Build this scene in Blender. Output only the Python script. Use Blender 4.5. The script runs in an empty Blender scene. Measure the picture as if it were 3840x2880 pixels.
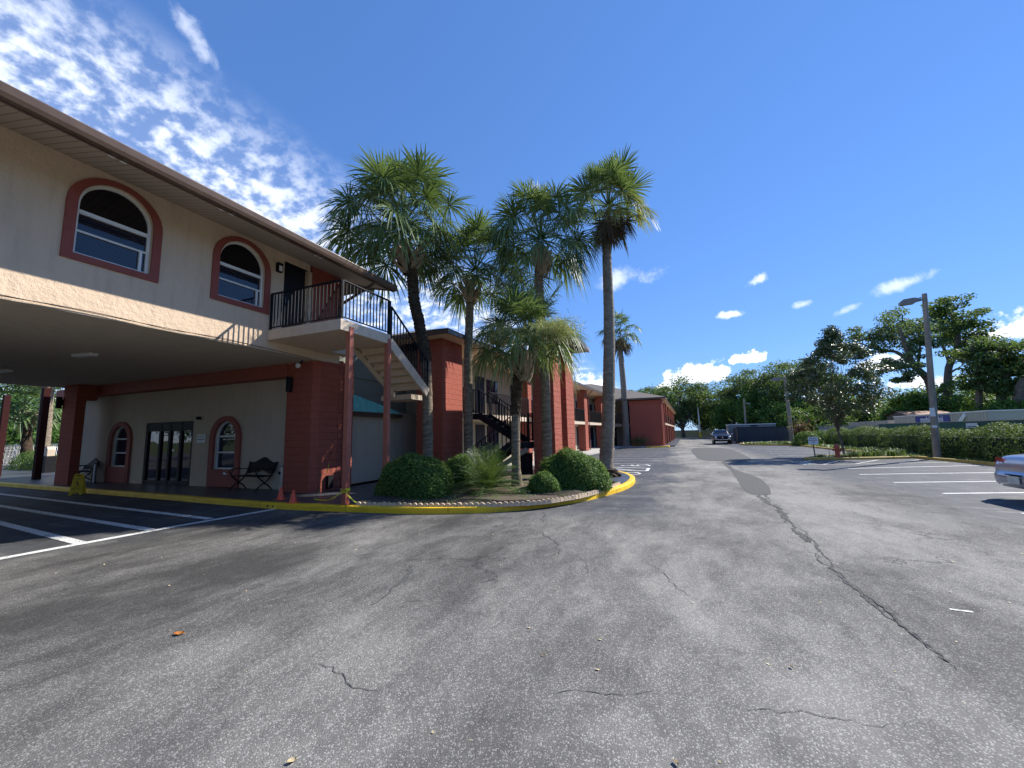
import bpy, bmesh, math, random
import numpy as np
from mathutils import Vector, Matrix
random.seed(7); rng = np.random.default_rng(7)
PI = math.pi
scene = bpy.context.scene
COL = scene.collection
# ------------------------------------------------------------------ camera frame (solved from the photo)
F, H = 1520.0, 1.65
YAW, PIT, ROL = math.radians(21.85), math.radians(7.02), math.radians(-1.23)
cf = np.array([-math.sin(YAW)*math.cos(PIT), math.cos(YAW)*math.cos(PIT), math.sin(PIT)])
cr = np.array([math.cos(YAW), math.sin(YAW), 0.0]); cu = np.cross(cr, cf)
cr2 = cr*math.cos(ROL)+cu*math.sin(ROL); cu2 = -cr*math.sin(ROL)+cu*math.cos(ROL)
def ray(x, y): return (x-1920)*cr2-(y-1440)*cu2+F*cf
def G(x, y, z=0.0):                      # pixel of the photo -> point of a level plane
    d = ray(x, y); t = (z-H)/d[2]; return (float(d[0]*t), float(d[1]*t))
def GY(x, y, Y):                         # pixel -> (X, z) on a plane of constant Y
    d = ray(x, y); t = Y/d[1]; return (float(d[0]*t), float(H+d[2]*t))
cam = bpy.data.cameras.new('camera'); co = bpy.data.objects.new('camera', cam); COL.objects.link(co)
cam.sensor_width = 36; cam.lens = 36*F/3840; cam.clip_start = .05; cam.clip_end = 3000
Mx = Matrix(((cr2[0], cu2[0], -cf[0], 0), (cr2[1], cu2[1], -cf[1], 0), (cr2[2], cu2[2], -cf[2], H), (0, 0, 0, 1)))
co.matrix_world = Mx; scene.camera = co
scene.render.resolution_x = 1024; scene.render.resolution_y = 768
# ------------------------------------------------------------------ tags
def tag(o, label=None, cat=None, group=None, kind=None):
    if label: o['label'] = label
    if cat: o['category'] = cat
    if group: o['group'] = group
    if kind: o['kind'] = kind
    return o
def empty(name, loc=(0, 0, 0), rz=0, label=None, cat=None, group=None):
    o = bpy.data.objects.new(name, None); COL.objects.link(o); o.location = loc; o.rotation_euler = (0, 0, rz)
    o.empty_display_size = .2
    return tag(o, label, cat, group)
def kids(o): return [c for c in bpy.data.objects if c.parent == o]
def copy_tree(o, parent=None, loc=None, rz=None, label=None, group=None):
    c = o.copy(); COL.objects.link(c)
    if parent is not None: c.parent = parent
    if loc is not None: c.location = loc
    if rz is not None: c.rotation_euler = (0, 0, rz)
    if label: c['label'] = label
    if group: c['group'] = group
    for ch in kids(o): copy_tree(ch, c)
    return c
# ------------------------------------------------------------------ mesh builder
class MB:
    def __init__(s): s.v = []; s.f = []
    def add(s, vs, fs):
        n = len(s.v); s.v += [tuple(map(float, p)) for p in vs]; s.f += [tuple(i+n for i in f) for f in fs]; return s
    def box(s, x0, x1, y0, y1, z0, z1):
        if x0 > x1: x0, x1 = x1, x0
        if y0 > y1: y0, y1 = y1, y0
        if z0 > z1: z0, z1 = z1, z0
        v = [(x0,y0,z0),(x1,y0,z0),(x1,y1,z0),(x0,y1,z0),(x0,y0,z1),(x1,y0,z1),(x1,y1,z1),(x0,y1,z1)]
        return s.add(v, [(0,3,2,1),(4,5,6,7),(0,1,5,4),(1,2,6,5),(2,3,7,6),(3,0,4,7)])
    def bar(s, a, b, w, h=None, up=(0, 0, 1)):
        h = h or w; a = Vector(a); b = Vector(b); d = (b-a).normalized(); u = Vector(up)
        if abs(d.dot(u)) > .98: u = Vector((0, 1, 0))
        x = d.cross(u).normalized(); y = x.cross(d).normalized(); v = []
        for p in (a, b):
            for i, j in ((-1,-1),(1,-1),(1,1),(-1,1)): v.append(p+x*(i*w/2)+y*(j*h/2))
        return s.add(v, [(0,3,2,1),(4,5,6,7),(0,1,5,4),(1,2,6,5),(2,3,7,6),(3,0,4,7)])
    def tube(s, pts, rad, n=10, cap=True, jitter=0, ru=None):
        pts = [Vector(p) for p in pts]; m = len(pts)
        if not hasattr(rad, '__len__'): rad = [rad]*m
        vs = []; up = Vector((0, 0, 1))
        d0 = (pts[1]-pts[0]).normalized(); ref = Vector((1, 0, 0)) if abs(d0.z) > .7 else up
        for i, p in enumerate(pts):
            d = (pts[min(i+1, m-1)]-pts[max(i-1, 0)]).normalized()
            x = ref.cross(d).normalized() if ref.cross(d).length > 1e-4 else Vector((1,0,0)); y = d.cross(x)
            for k in range(n):
                a = 2*PI*k/n; r = rad[i]*(1+(random.uniform(-jitter, jitter) if jitter else 0))
                vs.append(p+x*(math.cos(a)*r)+y*(math.sin(a)*r))
        fs = [(i*n+k, i*n+(k+1) % n, (i+1)*n+(k+1) % n, (i+1)*n+k) for i in range(m-1) for k in range(n)]
        if cap: fs += [tuple(range(n-1, -1, -1)), tuple((m-1)*n+k for k in range(n))]
        return s.add(vs, fs)
    def prism(s, poly, z0, z1):          # poly list of (x,y) counter-clockwise
        n = len(poly); v = [(x, y, z0) for x, y in poly]+[(x, y, z1) for x, y in poly]
        return s.add(v, [tuple(range(n-1, -1, -1)), tuple(range(n, 2*n))]+[(i, (i+1) % n, n+(i+1) % n, n+i) for i in range(n)])
    def prism_ax(s, poly, a0, a1, ax):   # poly in the other two axes, extruded along ax
        n = len(poly)
        def P(u, w, a): return {'x': (a, u, w), 'y': (u, a, w)}[ax]
        v = [P(u, w, a0) for u, w in poly]+[P(u, w, a1) for u, w in poly]
        return s.add(v, [tuple(range(n-1, -1, -1)), tuple(range(n, 2*n))]+[(i, (i+1) % n, n+(i+1) % n, n+i) for i in range(n)])
    def sphere(s, c, r, n=12, m=8, sc=(1, 1, 1)):
        v = []; f = []
        for j in range(m+1):
            t = PI*j/m
            for i in range(n):
                a = 2*PI*i/n; v.append((c[0]+r*sc[0]*math.sin(t)*math.cos(a), c[1]+r*sc[1]*math.sin(t)*math.sin(a), c[2]+r*sc[2]*math.cos(t)))
        for j in range(m):
            for i in range(n): f.append((j*n+i, (j+1)*n+i, (j+1)*n+(i+1) % n, j*n+(i+1) % n))
        return s.add(v, f)
    def build(s, name, mat, parent=None, smooth=False, bevel=0, fixn=False, subsurf=0):
        me = bpy.data.meshes.new(name); me.from_pydata(s.v, [], s.f); me.update()
        if fixn or True:
            bm = bmesh.new(); bm.from_mesh(me)
            if fixn: bmesh.ops.recalc_face_normals(bm, faces=bm.faces)
            bm.to_mesh(me); bm.free()
        if smooth: me.polygons.foreach_set('use_smooth', [True]*len(me.polygons))
        o = bpy.data.objects.new(name, me); COL.objects.link(o)
        if mat: me.materials.append(mat)
        if parent is not None: o.parent = parent
        if bevel:
            b = o.modifiers.new('bevel', 'BEVEL'); b.width = bevel; b.segments = 2; b.limit_method = 'ANGLE'; b.angle_limit = .6
        if subsurf:
            m = o.modifiers.new('sub', 'SUBSURF'); m.levels = subsurf; m.render_levels = subsurf
        return o
def npmesh(name, V, Fq, mat, parent=None, smooth=False, attr=None):
    me = bpy.data.meshes.new(name); V = np.asarray(V, np.float32); Fq = np.asarray(Fq, np.int32)
    me.vertices.add(len(V)); me.vertices.foreach_set('co', V.ravel())
    k = Fq.shape[1]; me.loops.add(Fq.size); me.loops.foreach_set('vertex_index', Fq.ravel())
    me.polygons.add(len(Fq)); me.polygons.foreach_set('loop_start', np.arange(0, Fq.size, k, dtype=np.int32))
    me.polygons.foreach_set('loop_total', np.full(len(Fq), k, np.int32))
    if smooth: me.polygons.foreach_set('use_smooth', np.ones(len(Fq), bool))
    me.update(calc_edges=True); me.validate()
    o = bpy.data.objects.new(name, me); COL.objects.link(o); me.materials.append(mat)
    if parent is not None: o.parent = parent
    return o
def textmesh(body, size, mat, name, loc, rot, parent=None, extrude=.001, align='CENTER', bold=0):
    cu_ = bpy.data.curves.new(name, 'FONT'); cu_.body = body; cu_.size = size; cu_.extrude = extrude
    cu_.align_x = align; cu_.align_y = 'CENTER'; cu_.offset = bold; cu_.resolution_u = 3
    to = bpy.data.objects.new(name+'_tmp', cu_); COL.objects.link(to)
    dg = bpy.context.evaluated_depsgraph_get(); dg.update()
    me = bpy.data.meshes.new_from_object(to.evaluated_get(dg)); bpy.data.objects.remove(to)
    o = bpy.data.objects.new(name, me); COL.objects.link(o); me.materials.clear(); me.materials.append(mat)
    o.location = loc; o.rotation_euler = rot
    if parent is not None: o.parent = parent
    return o
# ------------------------------------------------------------------ materials
class NT:
    def __init__(s, name):
        s.m = bpy.data.materials.new(name); s.m.use_nodes = True; s.t = s.m.node_tree; s.t.nodes.clear()
        s.out = s.t.nodes.new('ShaderNodeOutputMaterial'); s.tc = None
    def n(s, typ, ins=None, **kw):
        nd = s.t.nodes.new('ShaderNode'+typ)
        for k, v in kw.items(): setattr(nd, k, v)
        for k, v in (ins or {}).items():
            sock = nd.inputs[k]
            if isinstance(v, bpy.types.NodeSocket): s.t.links.new(v, sock)
            else: sock.default_value = v
        return nd
    def pos(s): return s.n('NewGeometry').outputs['Position']
    def obj(s): return s.n('TexCoord').outputs['Object']
    def noise(s, vec, scale, detail=3, rough=.5, dist=0, out='Fac'):
        return s.n('TexNoise', {'Vector': vec, 'Scale': scale, 'Detail': detail, 'Roughness': rough, 'Distortion': dist}).outputs[out]
    def ramp(s, fac, stops, interp='LINEAR'):
        r = s.n('ValToRGB', {'Fac': fac}); e = r.color_ramp; e.interpolation = interp
        while len(e.elements) < len(stops): e.elements.new(.5)
        for el, (p, c) in zip(e.elements, stops):
            el.position = p; el.color = c if len(c) == 4 else (*c, 1)
        return r.outputs['Color']
    def math(s, op, a, b=0.0, c=0.0, clamp=False):
        nd = s.n('Math', operation=op, use_clamp=clamp)
        for i, v in enumerate((a, b, c)):
            if isinstance(v, bpy.types.NodeSocket): s.t.links.new(v, nd.inputs[i])
            else: nd.inputs[i].default_value = v
        return nd.outputs[0]
    def mix(s, f, a, b, blend='MIX'):
        nd = s.n('Mix', data_type='RGBA', blend_type=blend)
        for k, v in (('Factor', f), ('A', a), ('B', b)):
            sock = [i for i in nd.inputs if i.name == k and (k == 'Factor' and i.type == 'VALUE' or k != 'Factor' and i.type == 'RGBA')][0]
            if isinstance(v, bpy.types.NodeSocket): s.t.links.new(v, sock)
            else: sock.default_value = v if not hasattr(v, '__len__') else (*v, 1)[:4]
        return [o for o in nd.outputs if o.type == 'RGBA'][0]
    def scalev(s, vec, sc):
        return s.n('VectorMath', {0: vec, 1: sc}, operation='MULTIPLY').outputs[0]
    def bump(s, h, dist=.01, strength=1.0, normal=None):
        d = {'Height': h, 'Distance': dist, 'Strength': strength}
        if normal is not None: d['Normal'] = normal
        return s.n('Bump', d).outputs[0]
    def bsdf(s, color, rough=.6, metal=0, spec=.5, normal=None, **kw):
        d = {'Roughness': rough, 'Metallic': metal, 'Specular IOR Level': spec}
        d['Base Color'] = color if isinstance(color, bpy.types.NodeSocket) else (*color, 1)[:4]
        if normal is not None: d['Normal'] = normal
        d.update(kw)
        b = s.n('BsdfPrincipled', d); s.t.links.new(b.outputs[0], s.out.inputs[0]); return b
    def done(s): return s.m
def simple(name, col, rough=.6, metal=0, var=.12, vs=6, bump=0, bs=60, spec=.5):
    t = NT(name); v = t.obj(); nz = t.noise(v, vs, 4)
    dark = tuple(c*(1-var) for c in col); lite = tuple(min(1, c*(1+var)) for c in col)
    c = t.ramp(nz, [(.3, dark), (.7, lite)])
    nm = t.bump(t.noise(v, bs, 3), bump) if bump else None
    t.bsdf(c, rough, metal, spec, nm); return t.done()
def stucco(name, col, bs=9, bd=.02, dirt=.18):
    t = NT(name); v = t.pos()
    n1 = t.noise(v, .8, 5, .6); n2 = t.noise(t.scalev(v, (6, 6, .7)), 1, 3)
    c = t.mix(n1, tuple(x*(1-dirt) for x in col), col)
    c = t.mix(t.math('MULTIPLY', t.ramp(n2, [(.48, (0,0,0)), (.75, (1,1,1))]), .35), c, tuple(x*.6 for x in col))
    n4 = t.noise(t.scalev(v, (9, 9, .35)), 1, 4, .7); c = t.mix(t.math('MULTIPLY', t.ramp(n4, [(.60, (0,0,0)), (.75, (1,1,1))]), .22), c, tuple(x*.45 for x in col))
    h = t.math('ADD', t.noise(v, bs, 4, .6), t.math('MULTIPLY', t.noise(v, 60, 2), .3))
    t.bsdf(c, .9, 0, .2, t.bump(h, bd)); return t.done()
def blockmat(name, col, rough_d=.03, bh=.2, bw=.4, edge=.6, joint=.5):
    t = NT(name); v = t.pos(); g = t.n('NewGeometry')
    sx = t.n('SeparateXYZ', {0: v}); nx = t.n('SeparateXYZ', {0: g.outputs['Normal']})
    ax = t.math('GREATER_THAN', t.math('ABSOLUTE', nx.outputs[0]), .6)
    u = t.math('ADD', t.math('MULTIPLY', sx.outputs[1], ax), t.math('MULTIPLY', sx.outputs[0], t.math('SUBTRACT', 1, ax)))
    cv = t.n('CombineXYZ', {0: u, 1: sx.outputs[2]}).outputs[0]
    br = t.n('TexBrick', {'Vector': cv, 'Scale': 1, 'Brick Width': bw, 'Row Height': bh, 'Mortar Size': .008, 'Mortar Smooth': .6, 'Color1': (1,1,1,1), 'Color2': (.85,.85,.85,1), 'Mortar': (0,0,0,1)})
    n1 = t.noise(v, 1.2, 5, .6); n2 = t.noise(v, 14, 4, .7)
    c = t.mix(n1, tuple(x*.8 for x in col), col); c = t.mix(t.math('MULTIPLY', n2, .3), c, tuple(min(1, x*1.5) for x in col))
    c = t.mix(t.math('MULTIPLY', br.outputs['Fac'], joint), c, tuple(x*.45 for x in col))
    h = t.math('ADD', t.math('MULTIPLY', n2, 1.2), t.math('MULTIPLY', br.outputs['Fac'], -edge))
    t.bsdf(c, .85, 0, .25, t.bump(h, rough_d)); return t.done()
def leafmat(name, c1, c2, c3=None, rough=.45, trans=.3, spec=.5):
    t = NT(name); g = t.n('NewGeometry'); r = g.outputs['Random Per Island']
    stops = [(0, c1), (.65, c2), (1, c3 or c2)]
    c = t.ramp(r, stops); n = t.noise(t.obj(), .8, 2)
    c = t.mix(t.math('MULTIPLY', n, .5), c, c1)
    b = t.n('BsdfPrincipled', {'Base Color': c, 'Roughness': rough, 'Specular IOR Level': spec})
    cc = t.mix(.5, c, (.25, .35, .05)); tr = t.n('BsdfTranslucent', {'Color': cc})
    mx = t.n('MixShader', {0: trans, 1: b.outputs[0], 2: tr.outputs[0]}); t.t.links.new(mx.outputs[0], t.out.inputs[0]); return t.done()
def blindglass():
    t = NT('glass_over_blinds'); v = t.pos(); sx = t.n('SeparateXYZ', {0: v}); w = t.math('FRACT', t.math('MULTIPLY', sx.outputs[2], 24.0)); n = t.noise(t.obj(), 1.5, 2)
    c = t.mix(t.math('MULTIPLY', t.math('GREATER_THAN', w, .45), .8), (.006, .007, .012), (.030, .034, .048)); c = t.mix(t.math('GREATER_THAN', sx.outputs[2], 5.72), c, (.004, .004, .007))
    t.bsdf(c, .03, 0, .55, t.bump(n, .006, .5)); return t.done()
def glassmat(name, col=(.012, .016, .03), rough=.02, spec=.6):
    t = NT(name); n = t.noise(t.obj(), 1.5, 2); nm = t.bump(n, .01, .5)
    t.bsdf(t.mix(n, col, tuple(c*2.2 for c in col)), rough, 0, spec, nm); return t.done()
M = {}
M['cream'] = stucco('cream_stucco', (.74, .565, .40), 14, .006)
M['creamrough'] = stucco('cream_rough_stucco', (.74, .565, .40), 11, .022, .16)
M['tan'] = stucco('tan_paint', (.60, .50, .38), 20, .006)
M['greygreen'] = blockmat('grey_block', (.26, .27, .22), .01, .2, .4, .3, .2)
M['beigewall'] = blockmat('beige_block', (.40, .35, .27), .012, .2, .4, .35, .2)
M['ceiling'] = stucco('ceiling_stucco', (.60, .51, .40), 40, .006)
M['red'] = blockmat('red_block', (.375, .102, .066), .02, .2, .42, .5, .4)
M['redrock'] = blockmat('red_split_face_block', (.45, .132, .088), .10, .2, .42, .8, .35)
M['redsmooth'] = simple('red_paint', (.33, .078, .05), .6, bump=.002)
M['redtrim'] = simple('red_window_trim', (.28, .068, .048), .7, var=.05, bump=.003)
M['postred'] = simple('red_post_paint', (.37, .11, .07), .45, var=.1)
M['white'] = simple('white_paint', (.75, .75, .72), .5, var=.06)
M['creamtrim'] = simple('cream_trim', (.62, .50, .37), .6, var=.08)
M['brown'] = simple('brown_gutter', (.10, .062, .042), .35, var=.15, spec=.5)
M['black'] = simple('black_metal', (.010, .010, .012), .6, var=.2, spec=.2)
M['door'] = simple('dark_door', (.012, .013, .02), .55, var=.2, spec=.25)
M['darkframe'] = simple('dark_frame', (.012, .010, .011), .6, var=.2, spec=.25)
M['columnred'] = simple('dark_column_paint', (.045, .014, .013), .8, var=.1, spec=.1)  # red of the slim columns, with their shade put into the colour
M['glass'] = glassmat('window_glass')
M['glassd'] = glassmat('dark_window_glass', (.006, .007, .014))
M['blinds'] = blindglass()
M['metal'] = simple('brushed_metal', (.45, .45, .46), .35, .9, var=.1)
M['pipe'] = simple('grey_pipe', (.30, .30, .27), .5)
M['mulchstone'] = simple('edging_stone', (.60, .46, .31), .9, var=.25, vs=9, bump=.01)
M['paintw'] = None
# soffit boards
t = NT('soffit_boards'); v = t.pos(); sx = t.n('SeparateXYZ', {0: v})
w = t.math('FRACT', t.math('MULTIPLY', sx.outputs[1], 8.0)); gr = t.math('LESS_THAN', w, .14)
t.bsdf(t.mix(gr, (.40, .34, .27), (.22, .18, .15)), .6, 0, .4, t.bump(w, .01)); M['soffit'] = t.done()
# shingles
t = NT('brown_shingles'); v = t.pos(); n = t.noise(v, 3, 5, .7); n2 = t.noise(v, 25, 3, .7)
c = t.ramp(n2, [(.3, (.12, .105, .09)), (.7, (.26, .23, .2))]); c = t.mix(t.math('MULTIPLY', n, .5), c, (.17, .15, .13))
t.bsdf(c, .95, 0, .2, t.bump(n2, .03)); M['shingle'] = t.done()
# teal tiles
M['teal'] = simple('teal_tiles', (.20, .62, .56), .35, var=.15, bump=.004)
# yellow kerb paint
t = NT('yellow_kerb_paint'); v = t.pos(); n = t.noise(v, 2.2, 6, .65); n2 = t.noise(v, 22, 4, .7)
c = t.ramp(n, [(.3, (.74, .42, .02)), (.6, (.92, .58, .02))]); c = t.mix(t.ramp(n2, [(.66, (0,0,0)), (.74, (.6,.6,.6))]), c, (.34, .27, .12))
sx = t.n('SeparateXYZ', {0: v}); jt = t.math('LESS_THAN', t.math('FRACT', t.math('MULTIPLY', t.math('ADD', sx.outputs[0], t.math('MULTIPLY', sx.outputs[1], .6)), .38)), .006); c = t.mix(t.math('MULTIPLY', jt, .7), c, (.12, .08, .02)); n5 = t.noise(t.scalev(v, (1, 1, 6)), 1.6, 5, .7); c = t.mix(t.ramp(n5, [(.56, (0,0,0)), (.70, (.5,.5,.5))]), c, (.25, .17, .04))
t.bsdf(c, .55, 0, .4, t.bump(n2, .006)); M['yellow'] = t.done()
t = NT('old_yellow_kerb_paint'); v = t.pos(); n = t.noise(v, 3.2, 6, .65); n2 = t.noise(v, 12, 4, .7)
c = t.ramp(n, [(.3, (.45, .28, .03)), (.6, (.62, .43, .07))]); c = t.mix(t.ramp(n2, [(.5, (0,0,0)), (.62, (.8,.8,.8))]), c, (.30, .24, .15))
t.bsdf(c, .65, 0, .4, t.bump(n2, .006)); M['yellowold'] = t.done()
# sidewalk concrete, dark painted floor
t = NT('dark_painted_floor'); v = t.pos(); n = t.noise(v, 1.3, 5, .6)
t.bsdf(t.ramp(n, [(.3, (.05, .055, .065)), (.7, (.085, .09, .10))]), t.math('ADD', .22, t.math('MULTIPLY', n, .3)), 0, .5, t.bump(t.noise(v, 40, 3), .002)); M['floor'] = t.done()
M['concrete'] = simple('pale_concrete', (.42, .40, .36), .85, var=.2, vs=2, bump=.003)
# white road paint
def paintmat(name, col, wear):
    t = NT(name); v = t.pos(); n = t.noise(v, 30, 5, .75); n3 = t.noise(v, 2.5, 4, .6)
    f = t.ramp(t.math('ADD', n, t.math('MULTIPLY', n3, .35)), [(.72-wear*.2, (0,0,0)), (.84-wear*.2, (1,1,1))])
    t.bsdf(t.mix(f, col, (.13, .13, .13)), .7, 0, .4, t.bump(n, .003)); return t.done()
M['paintw'] = paintmat('white_road_paint', (.80, .80, .76), .12)
M['paintold'] = paintmat('worn_road_paint', (.66, .65, .56), .45)
# asphalt
def asphalt():
    t = NT('asphalt'); v = t.pos(); sx = t.n('SeparateXYZ', {0: v}); X, Y = sx.outputs[0], sx.outputs[1]
    vl = t.scalev(v, (1, .55, 1))
    wv = t.n('VectorMath', {0: vl, 1: t.n('VectorMath', {0: t.noise(v, 1.1, 3, .6, out='Color'), 1: (.45, .45, 0)}, operation='MULTIPLY').outputs[0]}, operation='ADD').outputs[0]
    big = t.noise(wv, .50, 7, .66, .25); med = t.noise(t.scalev(wv, (1, .75, 1)), 3.2, 8, .74, .15); fine = t.noise(v, 34, 4, .75)
    sp = t.n('TexVoronoi', {'Vector': v, 'Scale': 120.0}, feature='F1').outputs
    chip = t.ramp(sp['Color'], [(.70, (0,0,0)), (.76, (1,1,1))])
    def sm0(val, a, b): return t.n('MapRange', {0: val, 1: a, 2: b, 3: 0.0, 4: 1.0}, interpolation_type='SMOOTHSTEP').outputs[0]
    m = t.math('ADD', t.math('MULTIPLY', big, .70), t.math('MULTIPLY', med, .34))
    m = t.math('ADD', m, t.math('SUBTRACT', t.math('MULTIPLY', sm0(X, -5.5, -.5), .115), .085))
    m = t.math('ADD', m, t.math('MULTIPLY', t.math('MULTIPLY', sm0(X, -.8, 1.2), sm0(t.math('MULTIPLY', X, -1), -5.5, -3)), .03))
    worn = t.ramp(m, [(.36, (.056, .054, .050)), (.44, (.092, .088, .081)), (.53, (.158, .151, .137)), (.66, (.285, .272, .242))])
    # chips of pale aggregate, more where the surface is worn
    wf = t.ramp(m, [(.38, (.18,.18,.18)), (.58, (.85,.85,.85))])
    worn = t.mix(t.math('MULTIPLY', t.math('MULTIPLY', chip, wf), .55), worn, (.62, .60, .54))
    dk = t.ramp(sp['Distance'], [(.35, (0,0,0)), (.7, (1,1,1))])
    worn = t.mix(t.math('MULTIPLY', dk, .26), worn, (.06, .061, .062))
    # newer sealer over the stalls and drive edge
    def sm(val, a, b): return t.n('MapRange', {0: val, 1: a, 2: b, 3: 0.0, 4: 1.0}, interpolation_type='SMOOTHSTEP').outputs[0]
    j = t.math('MULTIPLY', t.math('SUBTRACT', big, .5), 5.0)
    s1 = t.math('MULTIPLY', sm(t.math('ADD', X, j), 3.6, 5.6), sm(Y, 5.0, 10.5))
    s2 = t.math('MULTIPLY', sm(t.math('MULTIPLY', t.math('ADD', X, j), -1), -.6, 1.2), sm(t.math('ADD', Y, t.math('MULTIPLY', j, .4)), 7.2, 9.6))
    s3 = sm(t.math('MULTIPLY', t.math('ADD', X, t.math('MULTIPLY', j, .5)), -1), 8.0, 9.8)
    s = t.math('MAXIMUM', t.math('MULTIPLY', s3, .75), t.math('MAXIMUM', s1, s2))
    st = t.noise(t.scalev(v, (.35, 2.2, 1)), 1.3, 5, .7)
    seal = t.ramp(t.math('ADD', t.math('MULTIPLY', st, .6), t.math('MULTIPLY', med, .4)), [(.36, (.040, .044, .052)), (.54, (.080, .084, .092)), (.66, (.20, .195, .185))])
    c = t.mix(t.math('MULTIPLY', s, .9), worn, seal)
    # hairline cracks
    cv = t.n('VectorMath', {0: v, 1: t.n('VectorMath', {0: t.noise(v, 1.7, 4, .7, out='Color'), 1: (1.3, 1.3, 0)}, operation='MULTIPLY').outputs[0]}, operation='ADD').outputs[0]
    cr_ = t.n('TexVoronoi', {'Vector': t.scalev(cv, (1, 1, 0)), 'Scale': .33}, feature='DISTANCE_TO_EDGE').outputs['Distance']
    cm = t.math('MULTIPLY', t.ramp(cr_, [(.0, (1,1,1)), (.006, (0,0,0))]), t.ramp(t.noise(v, .5, 2), [(.52, (0,0,0)), (.6, (1,1,1))]))
    c = t.mix(t.math('MULTIPLY', cm, .75), c, (.03, .03, .03))
    # oil stains
    os_ = t.ramp(t.noise(v, .9, 3, .5), [(.70, (0,0,0)), (.78, (1,1,1))]); c = t.mix(t.math('MULTIPLY', os_, .45), c, (.045, .045, .048))
    h = t.math('ADD', t.math('MULTIPLY', fine, .5), t.math('MULTIPLY', sp['Distance'], -.8)); h = t.math('SUBTRACT', h, cm)
    rg = t.math('SUBTRACT', .88, t.math('MULTIPLY', s, .2))
    t.bsdf(c, rg, 0, .12, t.bump(h, .0035)); return t.done()
M['asphalt'] = asphalt()
t = NT('patch_asphalt'); v = t.pos(); n = t.noise(v, 22, 5, .8); n2 = t.noise(v, 1.2, 4)
t.bsdf(t.mix(t.math('MULTIPLY', n2, .5), t.ramp(n, [(.3, (.05, .05, .048)), (.7, (.125, .123, .115))]), (.10, .097, .09)), .9, 0, .3, t.bump(n, .008)); M['patch'] = t.done()
t = NT('crack_filler'); v = t.pos(); n = t.noise(v, 18, 5, .8)
t.bsdf(t.ramp(n, [(.38, (.035, .035, .036)), (.68, (.13, .127, .12))]), .9, 0, .4, t.bump(n, .01)); M['crack'] = t.done()
# soil, mulch, grass ground
t = NT('mulch'); v = t.pos(); n = t.noise(v, 30, 5, .8); n2 = t.noise(v, 2.2, 5, .6)
c = t.ramp(n, [(.3, (.06, .042, .03)), (.55, (.17, .13, .10)), (.75, (.32, .27, .22))]); c = t.mix(t.ramp(n2, [(.5, (0,0,0)), (.62, (.8,.8,.8))]), c, (.10, .13, .04))
t.bsdf(c, .95, 0, .1, t.bump(n, .03)); M['mulch'] = t.done()
t = NT('grass_ground'); v = t.pos(); n = t.noise(v, 8, 5, .8); n2 = t.noise(v, .3, 4, .6)
c = t.ramp(n, [(.3, (.045, .075, .02)), (.7, (.12, .16, .05))]); c = t.mix(t.ramp(n2, [(.45, (0,0,0)), (.6, (1,1,1))]), c, (.10, .09, .055))
t.bsdf(c, .95, 0, .1, t.bump(n, .05)); M['grass'] = t.done()
# vegetation
M['palmleaf'] = leafmat('palm_frond', (.055, .100, .035), (.135, .215, .070), (.29, .36, .16), .46, .26, .35)
M['palmyellow'] = leafmat('yellowing_frond', (.16, .17, .03), (.34, .30, .06), (.45, .40, .18), .45, .35)
M['palmdead'] = leafmat('dead_frond', (.05, .032, .02), (.14, .09, .05), (.20, .13, .07), .8, .1)
M['flower'] = leafmat('palm_flower_stalk', (.32, .33, .10), (.50, .48, .18), (.60, .58, .28), .6, .3)
M['bushleaf'] = leafmat('bush_leaf', (.06, .12, .028), (.13, .235, .05), (.26, .38, .10), .6, .35, .25)
M['bushcore'] = simple('bush_core', (.012, .025, .008), .9)
M['hedgeleaf'] = leafmat('hedge_leaf', (.045, .09, .02), (.11, .19, .04), (.26, .27, .07), .6, .3, .2)
M['treeleaf'] = leafmat('tree_leaf', (.035, .075, .026), (.075, .140, .044), (.13, .21, .07), .6, .4, .3)
M['treeolive'] = leafmat('olive_tree_leaf', (.060, .100, .046), (.115, .175, .080), (.18, .25, .13), .6, .42, .3)
M['vineleaf'] = leafmat('vine_leaf', (.035, .090, .018), (.08, .18, .032), (.13, .26, .05), .6, .35, .25)
M['magleaf'] = leafmat('magnolia_leaf', (.035, .070, .022), (.085, .13, .045), (.19, .14, .07), .42, .12, .5)
M['tileaf'] = leafmat('red_ti_leaf', (.12, .018, .03), (.24, .035, .06), (.06, .06, .03), .4, .3)
M['weed'] = leafmat('weed_leaf', (.05, .10, .02), (.12, .20, .05), (.20, .27, .08), .5, .3)
def barkmat(name, c1, c2, ring=26, bd=.03):
    t = NT(name); v = t.obj(); n = t.noise(t.scalev(v, (3, 3, ring)), 1, 4, .7); n2 = t.noise(v, 9, 5, .75)
    m = t.math('ADD', t.math('MULTIPLY', n, .6), t.math('MULTIPLY', n2, .4))
    t.bsdf(t.ramp(m, [(.33, c1), (.62, c2)]), .95, 0, .15, t.bump(m, bd)); return t.done()
M['bark'] = barkmat('palm_bark', (.065, .05, .036), (.33, .265, .19), 22, .045)
M['barkgrey'] = barkmat('smooth_palm_bark', (.10, .085, .068), (.30, .26, .21), 10, .02)
M['barkdark'] = barkmat('fibrous_palm_bark', (.02, .014, .010), (.10, .07, .045), 10, .08)
M['boot'] = barkmat('leaf_base', (.16, .12, .085), (.46, .37, .26), 3, .01)
M['treebark'] = barkmat('tree_bark', (.05, .042, .034), (.17, .15, .125), 3, .04)
M['poleconc'] = barkmat('weathered_pole', (.17, .15, .12), (.34, .31, .26), 1.2, .004)
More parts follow.
